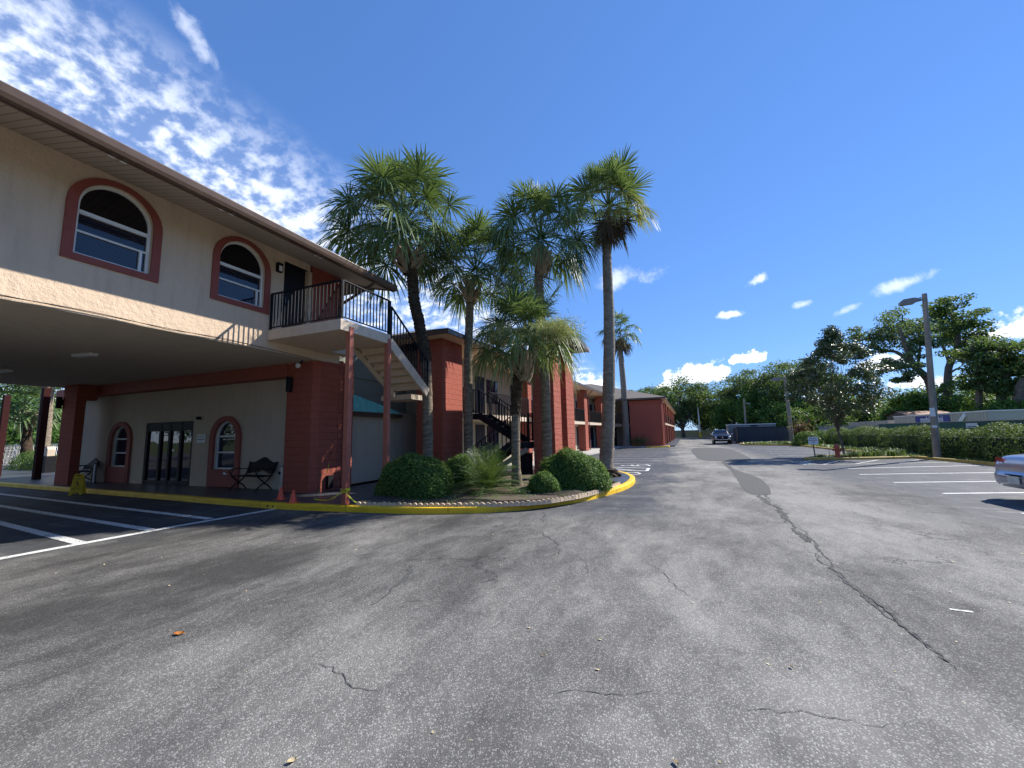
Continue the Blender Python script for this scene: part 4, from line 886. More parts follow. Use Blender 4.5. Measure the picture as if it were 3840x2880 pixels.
for i, (px, Y, py, R_, m, lb) in enumerate(wood):
    x, _, z = at(px, py, Y); tree((x, Y, 0), z, R_, lb, 50+i, .12 if m == 'treeleaf' else .38, 40, 11000, .42, m, .4, .6 if m == 'treeleaf' else .38, .30, droop=.5 if i < 2 else .1, rx=1.25 if i in (4, 5) else 1.0)
for i, (px, Y, py, R_, lb) in enumerate(((2800, 88, 1448, 3.2, 'steep vine-smothered tree behind the dark container'), (2745, 90, 1500, 4.2, 'low vine-covered mound left of the dark container'), (2870, 84, 1495, 4.4, 'low vine-covered mound behind the right end of the container'), (2960, 80, 1500, 4.6, 'vine-covered tree between the lamp poles'), (3050, 74, 1530, 4.0, 'vine-covered thicket behind the magnolia'), (3395, 72, 1478, 3.0, 'vine-smothered trunk left of the tall lamp pole'), (3440, 74, 1500, 2.4, 'vine-covered stump against the tall lamp pole'), (3600, 70, 1500, 4.0, 'vine-covered thicket behind the pale containers'), (3700, 66, 1500, 3.6, 'vine-covered tree right of the pale containers'), (3270, 82, 1535, 4.2, 'low round thicket behind the containers'), (3200, 80, 1540, 3.6, 'thicket with palms behind the hedge, right of the magnolia'), (3830, 60, 1500, 4.0, 'vine-covered mass at the right edge of the photo'))):
    x, _, z = at(px, py, Y); tree((x, Y, 0), z, R_, lb, 80+i, .0, 30, 9000, .36, 'vineleaf', .4, .85, .34, 'vine_covered_tree', 'tree', 'vine-covered trees along the boundary', fill=.55, rx=1.0)
# the two tall bare-limbed oaks
def oak(loc, limbs, clusters, label, seed, mat='treeolive', leaf=.42, per=420):
    global rng; rng = np.random.default_rng(seed); random.seed(seed); root = empty('oak_tree', loc, 0, label, 'tree', 'tall open oaks on the right'); L0 = np.array(loc)
    mb = MB()
    for pts, r0, r1 in limbs:
        p = [np.array(q)-L0 for q in pts]; d = []
        for i in range(len(p)-1):
            for k_ in range(4):
                t = k_/4; a, b_, c_, e_ = p[max(i-1, 0)], p[i], p[i+1], p[min(i+2, len(p)-1)]; d.append(.5*((2*b_)+(-a+c_)*t+(2*a-5*b_+4*c_-e_)*t*t+(-a+3*b_-3*c_+e_)*t**3))
        d.append(p[-1]); mb.tube(d, list(np.linspace(r0, r1, len(d))), 8, jitter=.08)
    C = []; N_ = []
    for c_, r in clusters:
        q0 = np.array(c_)-L0
        for s in range(7):
            q = q0+rng.normal(0, 1, 3)*r*np.array([.55, .55, .30]); rr = r*rng.uniform(.35, .6); n_ = per//7
            dd = norm(rng.normal(0, 1, (n_, 3))); C.append(q+dd*(rr*rng.uniform(.2, 1, n_)**.5)[:, None]*np.array([1, 1, .5])); N_.append(dd)
            mb.tube([q0+rng.normal(0, .3, 3), (q0+q)/2+rng.normal(0, .2, 3), q], [.07, .05, .02], 4)
    mb.build('trunk', M['treebark'], root); leafcloud('crown', np.concatenate(C), np.concatenate(N_), leaf, M[mat], root, .6, .5, .8)
    return root
Yo = 70
def o_(px, py, dy=0): return at(px, py, Yo+dy)
b0 = (o_(3500, 1650)[0], Yo, 0)
oak(b0, [([b0, o_(3490,1450), o_(3430,1370,-1), o_(3395,1300,-2), o_(3375,1230,-2)], .55, .15), ([o_(3430,1370,-1), o_(3360,1320,1), o_(3300,1315,2), o_(3225,1285,3)], .28, .06), ([o_(3420,1360,-1), o_(3400,1290,2), o_(3360,1240,3)], .25, .08), ([o_(3450,1395,-1), o_(3380,1360,-3), o_(3320,1375,-4)], .18, .05), ([o_(3440,1380), o_(3450,1300,2), o_(3440,1220,2)], .2, .07)],
    [(o_(3215,1262,3), 2.2), (o_(3250,1275,2), 2.0), (o_(3300,1270,2), 2.4), (o_(3330,1225,2), 2.6), (o_(3380,1205,0), 2.8), (o_(3350,1290,1), 2.2), (o_(3410,1250,0), 2.4), (o_(3320,1370,-4), 1.8), (o_(3370,1380,-3), 1.8), (o_(3420,1330,0), 2.0), (o_(3450,1230,2), 2.5), (o_(3280,1300,1), 1.6), (o_(3460,1290,1), 2.2), (o_(3390,1420,0), 1.6)], 'open pale-leaved oak leaning left behind the tall lamp pole', 61, 'treeolive', .34, 700)
Yo = 76
b1 = (o_(3560, 1650)[0], Yo, 0)
oak(b1, [([b1, o_(3555,1480), o_(3558,1380), o_(3590,1300), o_(3590,1230), o_(3560,1170)], .6, .15), ([o_(3565,1370), o_(3530,1290,2), o_(3500,1275,3)], .25, .08), ([o_(3590,1310), o_(3630,1270), o_(3660,1240)], .22, .08), ([o_(3560,1400), o_(3600,1380,-2), o_(3640,1400,-3)], .15, .05)],
    [(o_(3550,1150), 2.4), (o_(3520,1180), 2.6), (o_(3570,1190), 2.6), (o_(3480,1210,2), 2.8), (o_(3530,1240,2), 2.8), (o_(3600,1220), 2.8), (o_(3640,1230), 2.6), (o_(3660,1270), 2.4), (o_(3620,1280,-2), 2.2), (o_(3500,1265,3), 2.0), (o_(3580,1270,3), 2.4), (o_(3690,1300), 1.6), (o_(3630,1330,-2), 1.6), (o_(3600,1450), 2.4), (o_(3550,1470,-3), 2.4)], 'tallest dark oak right of the lamp pole', 62, 'treeleaf', .38, 800)
Yo = 62
b2 = (o_(3665, 1650)[0], Yo, 0)
oak(b2, [([b2, o_(3668,1480), o_(3662,1380), o_(3650,1310)], .28, .1), ([o_(3675,1600), o_(3678,1450), o_(3680,1370), o_(3700,1300)], .2, .08)], [(o_(3650,1300), 1.8), (o_(3690,1290), 1.8), (o_(3625,1350), 1.4), (o_(3720,1310), 1.8), (o_(3700,1350), 1.6), (o_(3660,1400), 1.3), (o_(3640,1430), 1.3)], 'slender twin-stemmed oak with tufted leaves', 63, 'treeleaf', .32, 420)
b3 = (o_(3760, 1650)[0], Yo, 0)
oak(b3, [([b3, o_(3755,1480), o_(3760,1420), o_(3740,1370)], .5, .2), ([o_(3760,1430), o_(3800,1380), o_(3830,1350)], .3, .1), ([(o_(3825,1650)[0], Yo-2, 0), o_(3820,1500,-2), o_(3838,1420,-2)], .6, .3)], [(o_(3740,1330), 2.2), (o_(3780,1315), 2.6), (o_(3820,1310), 2.4), (o_(3850,1350), 2.6), (o_(3770,1370), 2.2), (o_(3720,1390), 2.0), (o_(3810,1390), 2.6), (o_(3730,1440), 2.0), (o_(3780,1450), 2.0), (o_(3835,1440), 2.4), (o_(3690,1460), 1.8)], 'broad dark oak at the right edge above the containers', 64, 'treeleaf', .36, 900)
# backdrop woodland so the horizon is closed
for i, (x, Y, h, R_) in enumerate(((-14,112,10,8),(24,118,11,9),(38,112,11,9),(52,96,10,8),(60,78,10,8),(34,104,9,7),(47,106,10,8),(66,60,9,8),(70,44,9,8))):
    tree((x, Y, 0), h*.85, R_, ['background tree of the wood behind the lot'][0], 120+i, .05, 34, 6000, .6, 'treeleaf', .4, .7, .32, group='background trees of the wood behind the lot', fill=.7)
# ------------------------------------------------------------------ hedge
def hedge(path, h, w, label, n, leaf, seed, mat='hedgeleaf', name='hedge', z0=.05):
    global rng; rng = np.random.default_rng(seed); root = empty(name, (*path[0], z0), 0, label, 'hedge'); P0 = np.array(path[0]); sp = np.array(smooth_path(path, 6))-P0
    seg = np.linalg.norm(np.diff(sp, axis=0), axis=1); cum = np.concatenate([[0], np.cumsum(seg)]); s = rng.uniform(0, cum[-1], n); idx = np.clip(np.searchsorted(cum, s)-1, 0, len(seg)-1)
    t = (s-cum[idx])/seg[idx]; c = sp[idx]*(1-t)[:, None]+sp[idx+1]*t[:, None]; d = (sp[idx+1]-sp[idx])/seg[idx][:, None]; nr = np.stack([-d[:, 1], d[:, 0]], 1)
    hh = h*(1+.10*np.sin(s*.9)+.06*np.sin(s*2.3+1)+.04*np.sin(s*6.1)); ww = w*(1+.15*np.sin(s*1.3+2)+.1*np.sin(s*3.7))
    a = rng.uniform(0, 2*PI, n)*.5; e = 3.2; ca, sa = np.cos(a), np.sin(a); r = (np.abs(ca)**e+np.abs(sa)**e)**(-1/e)*(1-.14*rng.random(n)**2+.06*rng.normal(0, 1, n)*.6)
    P_ = np.stack([c[:, 0]+nr[:, 0]*ca*r*ww/2, c[:, 1]+nr[:, 1]*ca*r*ww/2, np.maximum(sa*r*hh, .03)], 1); N_ = np.stack([nr[:, 0]*ca, nr[:, 1]*ca, sa], 1)
    leafcloud('foliage', P_, N_, leaf, M[mat], root, .6, .3, .7)
    mb = MB(); V = []; m = len(sp)
    for i in range(m):
        q = sp[i]; dd = sp[min(i+1, m-1)]-sp[max(i-1, 0)]; dd = dd/np.linalg.norm(dd); nn = np.array([-dd[1], dd[0]])
        for a_ in np.linspace(0, PI, 7): x_ = math.cos(a_); z_ = math.sin(a_); rr = (abs(x_)**e+abs(z_)**e)**(-1/e)*.84; V.append((q[0]+nn[0]*x_*rr*w/2*.85, q[1]+nn[1]*x_*rr*w/2*.85, z_*rr*h*.9))
    mb.add(V, [(i*7+k_, (i+1)*7+k_, (i+1)*7+k_+1, i*7+k_+1) for i in range(m-1) for k_ in range(6)]); mb.build('branches', M['bushcore'], root); return root  # continuous dark core inside the leaf layer of the hedge
hedge([(13.0,-6),(13.0,12),(12.95,24),(12.9,30),(13.0,38),(13.1,45)], 1.36, 1.7, 'long leafy hedge running behind the parking bays on the right', 110000, .085, 71)
hedge([(-14,-17),(-4,-16.5),(6,-17)], 1.3, 1.8, 'hedge behind the photographer seen only in the glass', 9000, .14, 72)
hedge([(-34,-21),(-10,-20.5),(14,-21)], 4.2, 3.0, 'tall dense shrub belt behind the photographer, seen only in the glass', 14000, .30, 76, 'treeleaf')
tag(profile_along([(8,-14.2),(-4,-14.0),(-18,-14.2)], [(-.004,0),(0,.10),(.03,.13),(.17,.13),(.17,0)], 'kerb', M['yellow']), kind='structure')
for i, x in enumerate((-30,-22,-14,-6,3,12)): tree((x,-24-2*(i % 2),0), 8.5, 5.2, 'dense tree behind the photographer, seen only reflected in the glass', 73+i, .05, 26, 3000, .6, 'treeleaf', .3, .8, .38, group='trees reflected in the lobby glass', fill=.6)
for i, y in enumerate((-8, 2, 9)): tree((30,y,0), 7.5, 4.5, 'dense tree right of the frame, seen only reflected in the upstairs glass', 93+i, .05, 24, 2500, .6, 'treeleaf', .3, .8, .38, group='trees reflected in the upstairs glass', fill=.6)
# ------------------------------------------------------------------ smaller plants
def grass_clump(loc, r, n, label, mat='weed', l=.35, name='plant', cat='plant', group=None, w=.012, seed=1, sp=.5):
    global rng; rng = np.random.default_rng(seed); V = []; Fq = []; b = 0
    for i in range(n):
        p = np.array([rng.normal(0, r*.45), rng.normal(0, r*.45), 0]); a = rng.uniform(0, 6.28); ll = l*rng.uniform(.5, 1.1); o2 = np.array([math.cos(a), math.sin(a), 0]); s = np.array([-math.sin(a), math.cos(a), 0])*w
        q1 = p+o2*ll*sp*.4+np.array([0, 0, ll*.75]); q2 = p+o2*ll*sp*1.2+np.array([0, 0, ll*.75])
        V += [p-s, p+s, q1+s, q1-s, q2+s*.2, q2-s*.2]; Fq += [(b, b+1, b+2, b+3), (b+3, b+2, b+4, b+5)]; b += 6
    o = npmesh(name, V, Fq, M[mat]); o.location = loc; return tag(o, label, cat, group)
ag = grass_clump((8.4,26.3,.1), .35, 130, 'green strap-leaved clump just right of the red hydrant', l=.42, seed=3, group='strap-leaved clumps on the hydrant island')
for i, (x, y, s, lb) in enumerate(((9.0,26.7,.9,'strap-leaved clump second from the hydrant'),(9.5,27.2,1.15,'tall strap-leaved clump near the middle of the hydrant island'),(10.3,27.0,.95,'strap-leaved clump at the right end of the hydrant island'),(10.7,27.9,1.1,'strap-leaved clump close to the hedge'),(9.9,28.6,1.2,'strap-leaved clump at the back of the hydrant island'),(6.85,25.95,.5,'small strap-leaved sprout beside the little sign'))):
    c_ = copy_tree(ag, loc=(x, y, .1), rz=i*1.3, label=lb); c_.scale = (s, s, s)
rng = np.random.default_rng(9)
def scatter(poly, n, l, mat, seed, name='ground_cover', z=.17, patch=2.0):
    global rng; rng = np.random.default_rng(seed); V = []; Fq = []; b = 0; xs = [p[0] for p in poly]; ys = [p[1] for p in poly]; k_ = 0
    while k_ < n:
        x = rng.uniform(min(xs), max(xs)); y = rng.uniform(min(ys), max(ys))
        if not ptin(x, y, poly): continue
        if math.sin(x*patch*1.7+1)*math.cos(y*patch*1.3)+.35*math.sin(x*7+y*5) < rng.uniform(-.2, .7): k_ += .15; continue
        k_ += 1; p = np.array([x, y, z]); a = rng.uniform(0, 6.28); ll = l*rng.uniform(.4, 1.2); o2 = np.array([math.cos(a), math.sin(a), 0]); s = np.array([-math.sin(a), math.cos(a), 0])*l*.12
        q = p+o2*ll*.6+np.array([0, 0, ll*.6]); V += [p-s, p+s, q+s*.6, q-s*.6]; Fq.append((b, b+1, b+2, b+3)); b += 4
    return tag(npmesh(name, V, Fq, M[mat]), kind='stuff')
scatter(bed, 9000, .07, 'weed', 4); scatter(bed, 3500, .05, 'palmdead', 14, 'leaf_litter', .165)
scatter([(6.7,52),(6.6,49.5),(7.4,47.2),(8.9,46.4),(10.4,45.2),(10.7,40),(11.2,34),(12.0,34),(12.0,53)], 9000, .28, 'weed', 6, 'grass', .07, .6)
scatter([(6.3,25.8),(7.6,27.3),(9.3,29.3),(11.3,30.8),(12.2,29),(12.2,27),(9.6,26.3)], 1500, .16, 'weed', 8, 'ground_cover', .1, 1.2)
scatter([(11.95,12),(12.3,12),(12.3,27),(11.6,26.8),(11.85,22)], 1400, .12, 'weed', 16, 'ground_cover', .07, 1.0)
root = empty('ti_plant', (11.3,47.5,.08), 0, 'dark red ti plant beside the lamp pole at the hedge end', 'plant'); rng = np.random.default_rng(17)
P_ = rng.normal(0, 1, (420, 3))*np.array([.42, .35, .36])+np.array([0, 0, 1.5]); leafcloud('leaves', P_, rng.normal(0, 1, (420, 3)), .36, M['tileaf'], root, .28, .9, .5)
mb = MB()
for i in range(6): mb.tube([(i*.12-.3,0,0),(i*.25-.6,.1*i-.2,1.4)], .03, 5)
mb.build('stems', M['treebark'], root)
for i, (x, y, s, lb) in enumerate(((12.4,46,1.2,'bright green shrub beside the red ti plant'),(10.9,44.5,1.1,'leafy shrub in front of the red ti plant'))):
    root = empty('shrub', (x, y, .05), 0, lb, 'bush'); P_ = norm(rng.normal(0, 1, (2500, 3)))*np.array([s*1.1, s, s*.9])*rng.uniform(.7, 1, (2500, 1)); P_[:, 2] = np.abs(P_[:, 2])*1.3; leafcloud('foliage', P_, P_, .16, M['vineleaf'], root)
root = empty('shrub', (-3.65, 43.7, .12), 0, 'small sparse green shrub at the foot of the far red end wall', 'bush'); P_ = rng.normal(0, 1, (900, 3))*np.array([.5, .25, .28])+np.array([0, 0, .55]); leafcloud('foliage', P_, P_, .12, M['weed'], root)
for i, (x, y, s, lb) in enumerate(((-35.8,12.6,1.0,'sunlit shrub beyond the portico columns'),(-38.2,13.0,1.2,'shaded shrub at the left edge beyond the portico'),(-33.6,12.4,.8,'low shrub beside the dark column beyond the portico'))):
    root = empty('shrub', (x, y, 0), 0, lb, 'bush'); P_ = norm(rng.normal(0, 1, (5000, 3)))*np.array([s*1.3, s, s])*rng.uniform(.75, 1, (5000, 1)); P_[:, 2] = np.abs(P_[:, 2])*1.1; leafcloud('foliage', P_, P_, .09, M['bushleaf'] if i else M['weed'], root)
for i, (x, y, h, R_) in enumerate(((-58,20,7.5,4.5),(-66,24,9,5.5),(-52,16.5,5,2.6),(-72,20,9,6),(-40,3,8,4.5),(-38,-6,8,4.5))):  # last two are out of view, added to cut light reaching the lobby wall
    tree((x, y, 0), h, R_, ['leafy tree behind the chain-link fence, left of the palms','tall leafy tree behind the chain-link fence','bright low tree just behind the chain-link fence','tree farthest left beyond the chain-link fence','tree outside the left of the frame beyond the portico','tree outside the left of the frame beyond the portico'][i], 140+i, .1, 26, 6000, .3, 'vineleaf', .2, .8, .34, group='trees beyond the chain-link fence', fill=.7)
# ------------------------------------------------------------------ things by the entrance
def bench(loc, rz, label):
    t = empty('bench', loc, rz, label, 'bench', 'black ornate metal benches by the lobby wall')
    W = .62
    top = [(x, .80+.17*math.exp(-(x/.27)**2)+.03*(abs(x)/W)**6) for x in np.linspace(-W, W, 25)]
    bot = [(x, .47+.055*math.exp(-(x/.3)**2)*2.2) for x in np.linspace(W*.92, -W*.92, 25)]
    out = [p for p in bot[::-1]]+[p for p in top[::-1]]
    def tilt(p, q): return (p[0], .22+(p[1]-.47)*.30+q, p[1])
    n = len(out); mb = MB(); mb.add([tilt(p, 0) for p in out]+[tilt(p, .02) for p in out], [tuple(range(n)), tuple(range(2*n-1, n-1, -1))]+[(i, n+i, n+(i+1) % n, (i+1) % n) for i in range(n)]); mb.build('backrest', M['bench'], t)
    mb = MB()
    for k in range(7): mb.box(-.60, .60, -.22+k*.065, -.22+k*.065+.045, .425, .445)
    mb.build('seat', M['bench'], t)
    for sx in (-.56, .56):
        mb = MB(); mb.tube([(sx, -.30+.52*u, .02+.20*math.sin(PI*u)) for u in np.linspace(0, 1, 11)], .02, 6)
        mb.tube([(sx, -.24, .43), (sx, -.14, .34), (sx, -.02, .24), (sx, .10, .33), (sx, .20, .46), (sx, .34, .83)], .02, 6); mb.tube([(sx,-.26,.43),(sx,.2,.43)], .018, 6); mb.build('leg', M['bench'], t)
        mb = MB(); mb.tube([(sx, -.27+.05*math.cos(a), .585+.05*math.sin(a)) for a in np.linspace(-.5, 5.2, 14)], .012, 5); mb.tube([(sx,-.27,.64),(sx,-.1,.655),(sx,.08,.63),(sx,.26,.62)], .015, 5); mb.tube([(sx,-.24,.44),(sx,-.30,.55)], .014, 5); mb.build('armrest', M['bench'], t)
    return t
t = NT('cast_bench'); v = t.obj(); n = t.noise(v, 45, 3, .6); t.bsdf((.010, .010, .012), .6, 0, .2, t.bump(n, .02)); M['bench'] = t.done()
bench((-11.95, 8.62, .13), 0, 'black ornate bench beside the red corner pillar')
bench((-21.75, 8.66, .13), math.radians(-8), 'black ornate bench beside the left arched window, in deep shade')
def ashbin(loc, label):
    t = empty('ash_bin', loc, 0, label, 'ash bin', 'metal ash bins by the lobby wall'); mb = MB(); mb.tube([(0,0,0),(0,0,.70)], .075, 20); mb.build('body', M['metal'], t, smooth=False)
    mb = MB(); mb.tube([(0,0,.702),(0,0,.72)], .078, 20); mb.build('lid', M['door'], t); mb = MB(); mb.tube([(-.03,-.074,.52),(-.03,-.079,.52)], .05, 14); o = mb.build('opening', M['black'], t); return t
ashbin((-10.92, 8.80, .13), 'slim metal ash bin between the bench and the red corner pillar'); ashbin((-21.0, 8.75, .13), 'metal ash bin half hidden behind the yellow floor sign')
M['orange'] = simple('cone_orange', (.92, .10, .035), .4, var=.12, spec=.5)
def cone(loc, label, rz=0):
    t = empty('traffic_cone', loc, rz, label, 'traffic cone', 'small orange cones on the walkway edge'); mb = MB(); mb.box(-.115,.115,-.115,.115,0,.014); mb.build('base', M['orange'], t, bevel=.004)
    mb = MB(); mb.tube([(0,0,.012),(0,0,.03),(0,0,.28),(0,0,.30)], [.088,.08,.026,.022], 20, jitter=.0); mb.build('body', M['orange'], t, smooth=False); return t
a = G(1052, 1873, .13); cone((*a, .13), 'small orange cone farther from the red post', .3); a = G(1092, 1887, .13); cone((a[0], a[1]+.05, .133), 'small orange cone nearest the red post', .1)
# wet floor sign
M['signyellow'] = simple('sign_yellow', (.75, .52, .02), .45, var=.05); M['signred'] = simple('sign_print', (.18, .03, .02), .5)
a = G(290, 1852, 0); t = empty('wet_floor_sign', (a[0]+.25, a[1]-.1, .0), math.radians(52), 'yellow A-frame wet floor sign standing in front of the kerb', 'floor sign')
poly = [(-.16,.0),(-.09,.0),(-.07,.07),(.07,.07),(.09,0),(.16,0),(.115,.60),(.09,.66),(-.09,.66),(-.115,.60)]
for sg in (-1, 1):
    mb = MB(); n = len(poly); f = lambda p, q: (p[0], sg*(.16-.235*p[1]+q), p[1])
    hole = [(-.05,.585),(.05,.585),(.05,.615),(-.05,.615)]
    bmv = [f(p, 0) for p in poly]+[f(p, .012) for p in poly]
    mb.add(bmv, [tuple(range(n)), tuple(range(2*n-1, n-1, -1))]+[(i, n+i, n+(i+1) % n, (i+1) % n) for i in range(n)]); pn = mb.build('panel', M['signyellow'], t)
    mb = MB(); mb.add([f(p, .0145 if sg < 0 else .0145) for p in hole], [(0,1,2,3)]); mb.build('handle_slot', M['black'], pn)
    if sg < 0:
        al = math.atan(.235)
        for txt, z, s in (('CAUTION', .50, .05), ('WET FLOOR', .20, .042)):
            textmesh(txt, s, M['signred'], 'lettering', (0, -(.16-.235*z+.0155), z), (PI/2-al, 0, 0), pn, .0005, bold=.0008)
        mb = MB()
        def fp(x, z): return (x, -(.16-.235*z+.0155), z)
        def sg2(p, q, w):
            p = Vector((*p, 0)); q = Vector((*q, 0)); d = (q-p).normalized(); s_ = Vector((-d.y, d.x, 0))*w/2; mb.add([fp(*(p-s_)[:2]), fp(*(q-s_)[:2]), fp(*(q+s_)[:2]), fp(*(p+s_)[:2])], [(0,1,2,3)])
        sg2((-.01,.40),(.02,.33),.025); sg2((.02,.33),(-.03,.28),.018); sg2((.02,.33),(.055,.27),.018); sg2((-.01,.39),(-.05,.36),.012); sg2((0,.385),(.045,.40),.012); mb.add([fp(-.02+.018*math.cos(i*PI/5), .425+.018*math.sin(i*PI/5)) for i in range(10)], [tuple(range(10))]); sg2((-.07,.25),(.08,.25),.008)
        mb.build('pictogram', M['signred'], pn)
# caution tape
M['tape'] = simple('caution_tape', (.78, .70, .04), .35, var=.08)
tp = empty('caution_tape', (-7.1, 7.36, .13), 0, 'yellow caution tape tied round the near red post and trailing to the pillar', 'caution tape')
def strip(pts, w, name, mat, tw=None):
    mb = MB(); V = []
    for i, p in enumerate(pts):
        tw_ = (tw[i] if tw else 0); V += [(p[0]-7.1*-1*-0, p[1], p[2]-w/2*math.cos(tw_)), (p[0], p[1]+w*math.sin(tw_), p[2]+w/2*math.cos(tw_))]
    mb.add(V, [(2*i, 2*i+1, 2*i+3, 2*i+2) for i in range(len(pts)-1)]); o = mb.build(name, mat, tp); return o
def rel(p): return (p[0]+7.1, p[1]-7.36, p[2]-.13)
c0 = [rel(p) for p in [(-9.46,9.3,1.25),(-9.2,8.9,1.0),(-8.95,8.55,.72),(-8.72,8.2,.5),(-8.55,7.95,.30),(-8.42,7.75,.20),(-8.36,7.62,.165),(-8.1,7.58,.155),(-7.8,7.5,.18),(-7.5,7.42,.27),(-7.25,7.35,.40),(-7.13,7.28,.46)]]
strip(c0, .055, 'tape', M['tape'], [.2,.5,.9,.4,.2,.6,1.3,1.4,1.2,.6,.3,.1])
w4 = .068; strip([(-w4,-w4,.30),(w4,-w4,.33),(w4,w4,.34),(-w4,w4,.32),(-w4,-w4,.30)], .075, 'tape', M['tape'])
strip([rel(p) for p in [(-7.03,7.28,.42),(-6.95,7.30,.34),(-6.86,7.36,.22),(-6.78,7.45,.15)]], .03, 'tape', M['tape'], [.1,.6,.9,.4])
textmesh('CAUTION', .05, M['black'], 'lettering', (0, -w4-.003, .317), (PI/2, math.radians(-8), 0), tp, .0004, bold=.001)
textmesh('CAUTION', .035, M['black'], 'lettering', (-.52, .02, .105), (PI/2-.8, math.radians(-14), 0), tp, .0004, bold=.001)
# fixtures
def fx(name, label, cat, loc, rz=0, group=None): return empty(name, loc, rz, label, cat, group)
sc_ = fx('wall_sconce', 'black cylinder wall light on the red corner pillar', 'wall light', (-10.52, 8.56, 3.02)); mb = MB(); mb.tube([(0,0,0),(0,0,.44)], .085, 16); mb.build('shade', M['black'], sc_); mb = MB(); mb.box(-.04,.04,.05,.10,.1,.34); mb.build('bracket', M['black'], sc_)
sc_ = fx('wall_sconce', 'black cylinder wall light on the left red pillar', 'wall light', (-21.99, 7.92, 3.0)); mb = MB(); mb.tube([(0,0,0),(0,0,.44)], .085, 16); mb.build('shade', M['black'], sc_); mb = MB(); mb.box(.02,.06,.05,.10,.1,.34); mb.build('bracket', M['black'], sc_)
sc_ = fx('wall_lantern', 'small black lantern beside the upstairs door', 'wall light', (-9.5, 7.24, 6.02)); mb = MB(); mb.box(.003,.10,-.07,.07,0,.24); mb.build('housing', M['black'], sc_); mb = MB(); mb.box(.10,.112,-.045,.045,.02,.16); mb.build('lens', M['white'], sc_)
fl = fx('flood_light', 'white bulb light hanging under the ceiling at the pillar corner', 'flood light', (-9.95, 8.45, 3.86)); mb = MB(); mb.sphere((-.02,-.08,-.13), .075, 12, 8, (1,.9,1)); mb.build('bulb', M['white'], fl, smooth=True); mb = MB(); mb.tube([(.06,0,.02),(.03,-.03,-.04),(0,-.06,-.09)], .022, 8); mb.build('socket', M['black'], fl)
sg = fx('security_camera', 'small dark camera on the wall beside the lobby door', 'camera', (-15.22, 8.97, 2.42)); mb = MB(); mb.box(-.05,.05,-.10,.027,-.05,.05); mb.build('housing', M['door'], sg, bevel=.01); mb = MB(); mb.tube([(0,-.101,0),(0,-.115,0)], .03, 10); mb.build('lens', M['black'], sg)
nt = fx('notice_sign', 'small white notice on the tan wall right of the lobby door', 'sign', (-15.1, 8.985, 1.72)); mb = MB(); mb.box(-.22,.22,-.012,.01,-.14,.14); mb.build('board', M['white'], nt); mb = MB()
for z, w, h in ((.08,.17,.018),(.045,.12,.008),(-.02,.19,.03),(-.07,.10,.008)): mb.box(-w,w,-.0145,-.0125,z-h/2,z+h/2)
M['signblue'] = simple('sign_ink', (.05,.10,.16), .5); mb.build('lettering', M['signblue'], nt)
g_ = GY(1489, 1597, 14.55); M['signgreen'] = simple('sign_green', (.01, .09, .06), .5)
gs = fx('wall_sign', 'small dark green sign on the beige wall behind the cream staircase', 'sign', (g_[0], 14.55, g_[1])); mb = MB(); mb.box(-.17,.17,-.01,.01,-.2,.2); mb.build('board', M['signgreen'], gs); mb = MB()
for z, w in ((.14,.08),(.08,.14),(.03,.12),(-.02,.13),(-.09,.12),(-.14,.10)): mb.box(-w,w,-.0125,-.0105,z-.012,z+.012)
mb.build('lettering', M['greytxt'] if 'greytxt' in M else M['pipe'], gs)
ph = fx('hand_dryer_vent', 'small white fitting on the red panel below the arched window', 'fitting', (-13.62, 8.9, .58)); mb = MB(); mb.sphere((0,-.03,0), .05, 12, 8, (1,.5,1)); mb.bar((.0,-.03,-.01),(.16,-.03,-.02),.035,.03); mb.build('cover', M['white'], ph)
sp_ = fx('path_light', 'slim solar path light in the bed behind the yellow kerb', 'garden light', (*G(1981,1882,.16), .16)); mb = MB(); mb.tube([(0,0,-.05),(0,0,.18)], .008, 6); mb.build('stake', M['metal'], sp_); mb = MB(); mb.tube([(0,0,.17),(0,0,.215)], .022, 10); mb.tube([(0,0,.215),(0,0,.23)], [.035,.03], 12); mb.build('lamp_head', M['door'], sp_)
bn = fx('outdoor_bin', 'dark bin standing under the black steel stair', 'bin', (-5.35, 14.02, .1)); mb = MB(); mb.box(-.30,.30,-.06,.5,0,.78); mb.build('body', M['black'], bn, bevel=.03); mb = MB(); mb.box(-.32,.32,-.08,.52,.78,.83); mb.build('lid', M['door'], bn, bevel=.02)
bx = fx('utility_box', 'dark electrical box low on the pillar side behind the near red post', 'utility box', (-9.44, 9.15, .35)); mb = MB(); mb.box(-.04,.06,-.1,.08,-.15,.22); mb.build('housing', M['black'], bx)
# kerb drain pipes
for px in (992, 1018):
    a = G(px, 1900, .055); mb = MB(); mb.tube([(0,-.012,0),(0,.02,0)], .028, 12); o = mb.build('drain_pipe', M['black']); o.location = (a[0], 7.09+.0, .055); tag(o, 'small drain hole through the yellow kerb near the white line end, '+('left one' if px < 1000 else 'right one'), 'drain pipe', 'drain holes in the kerb')
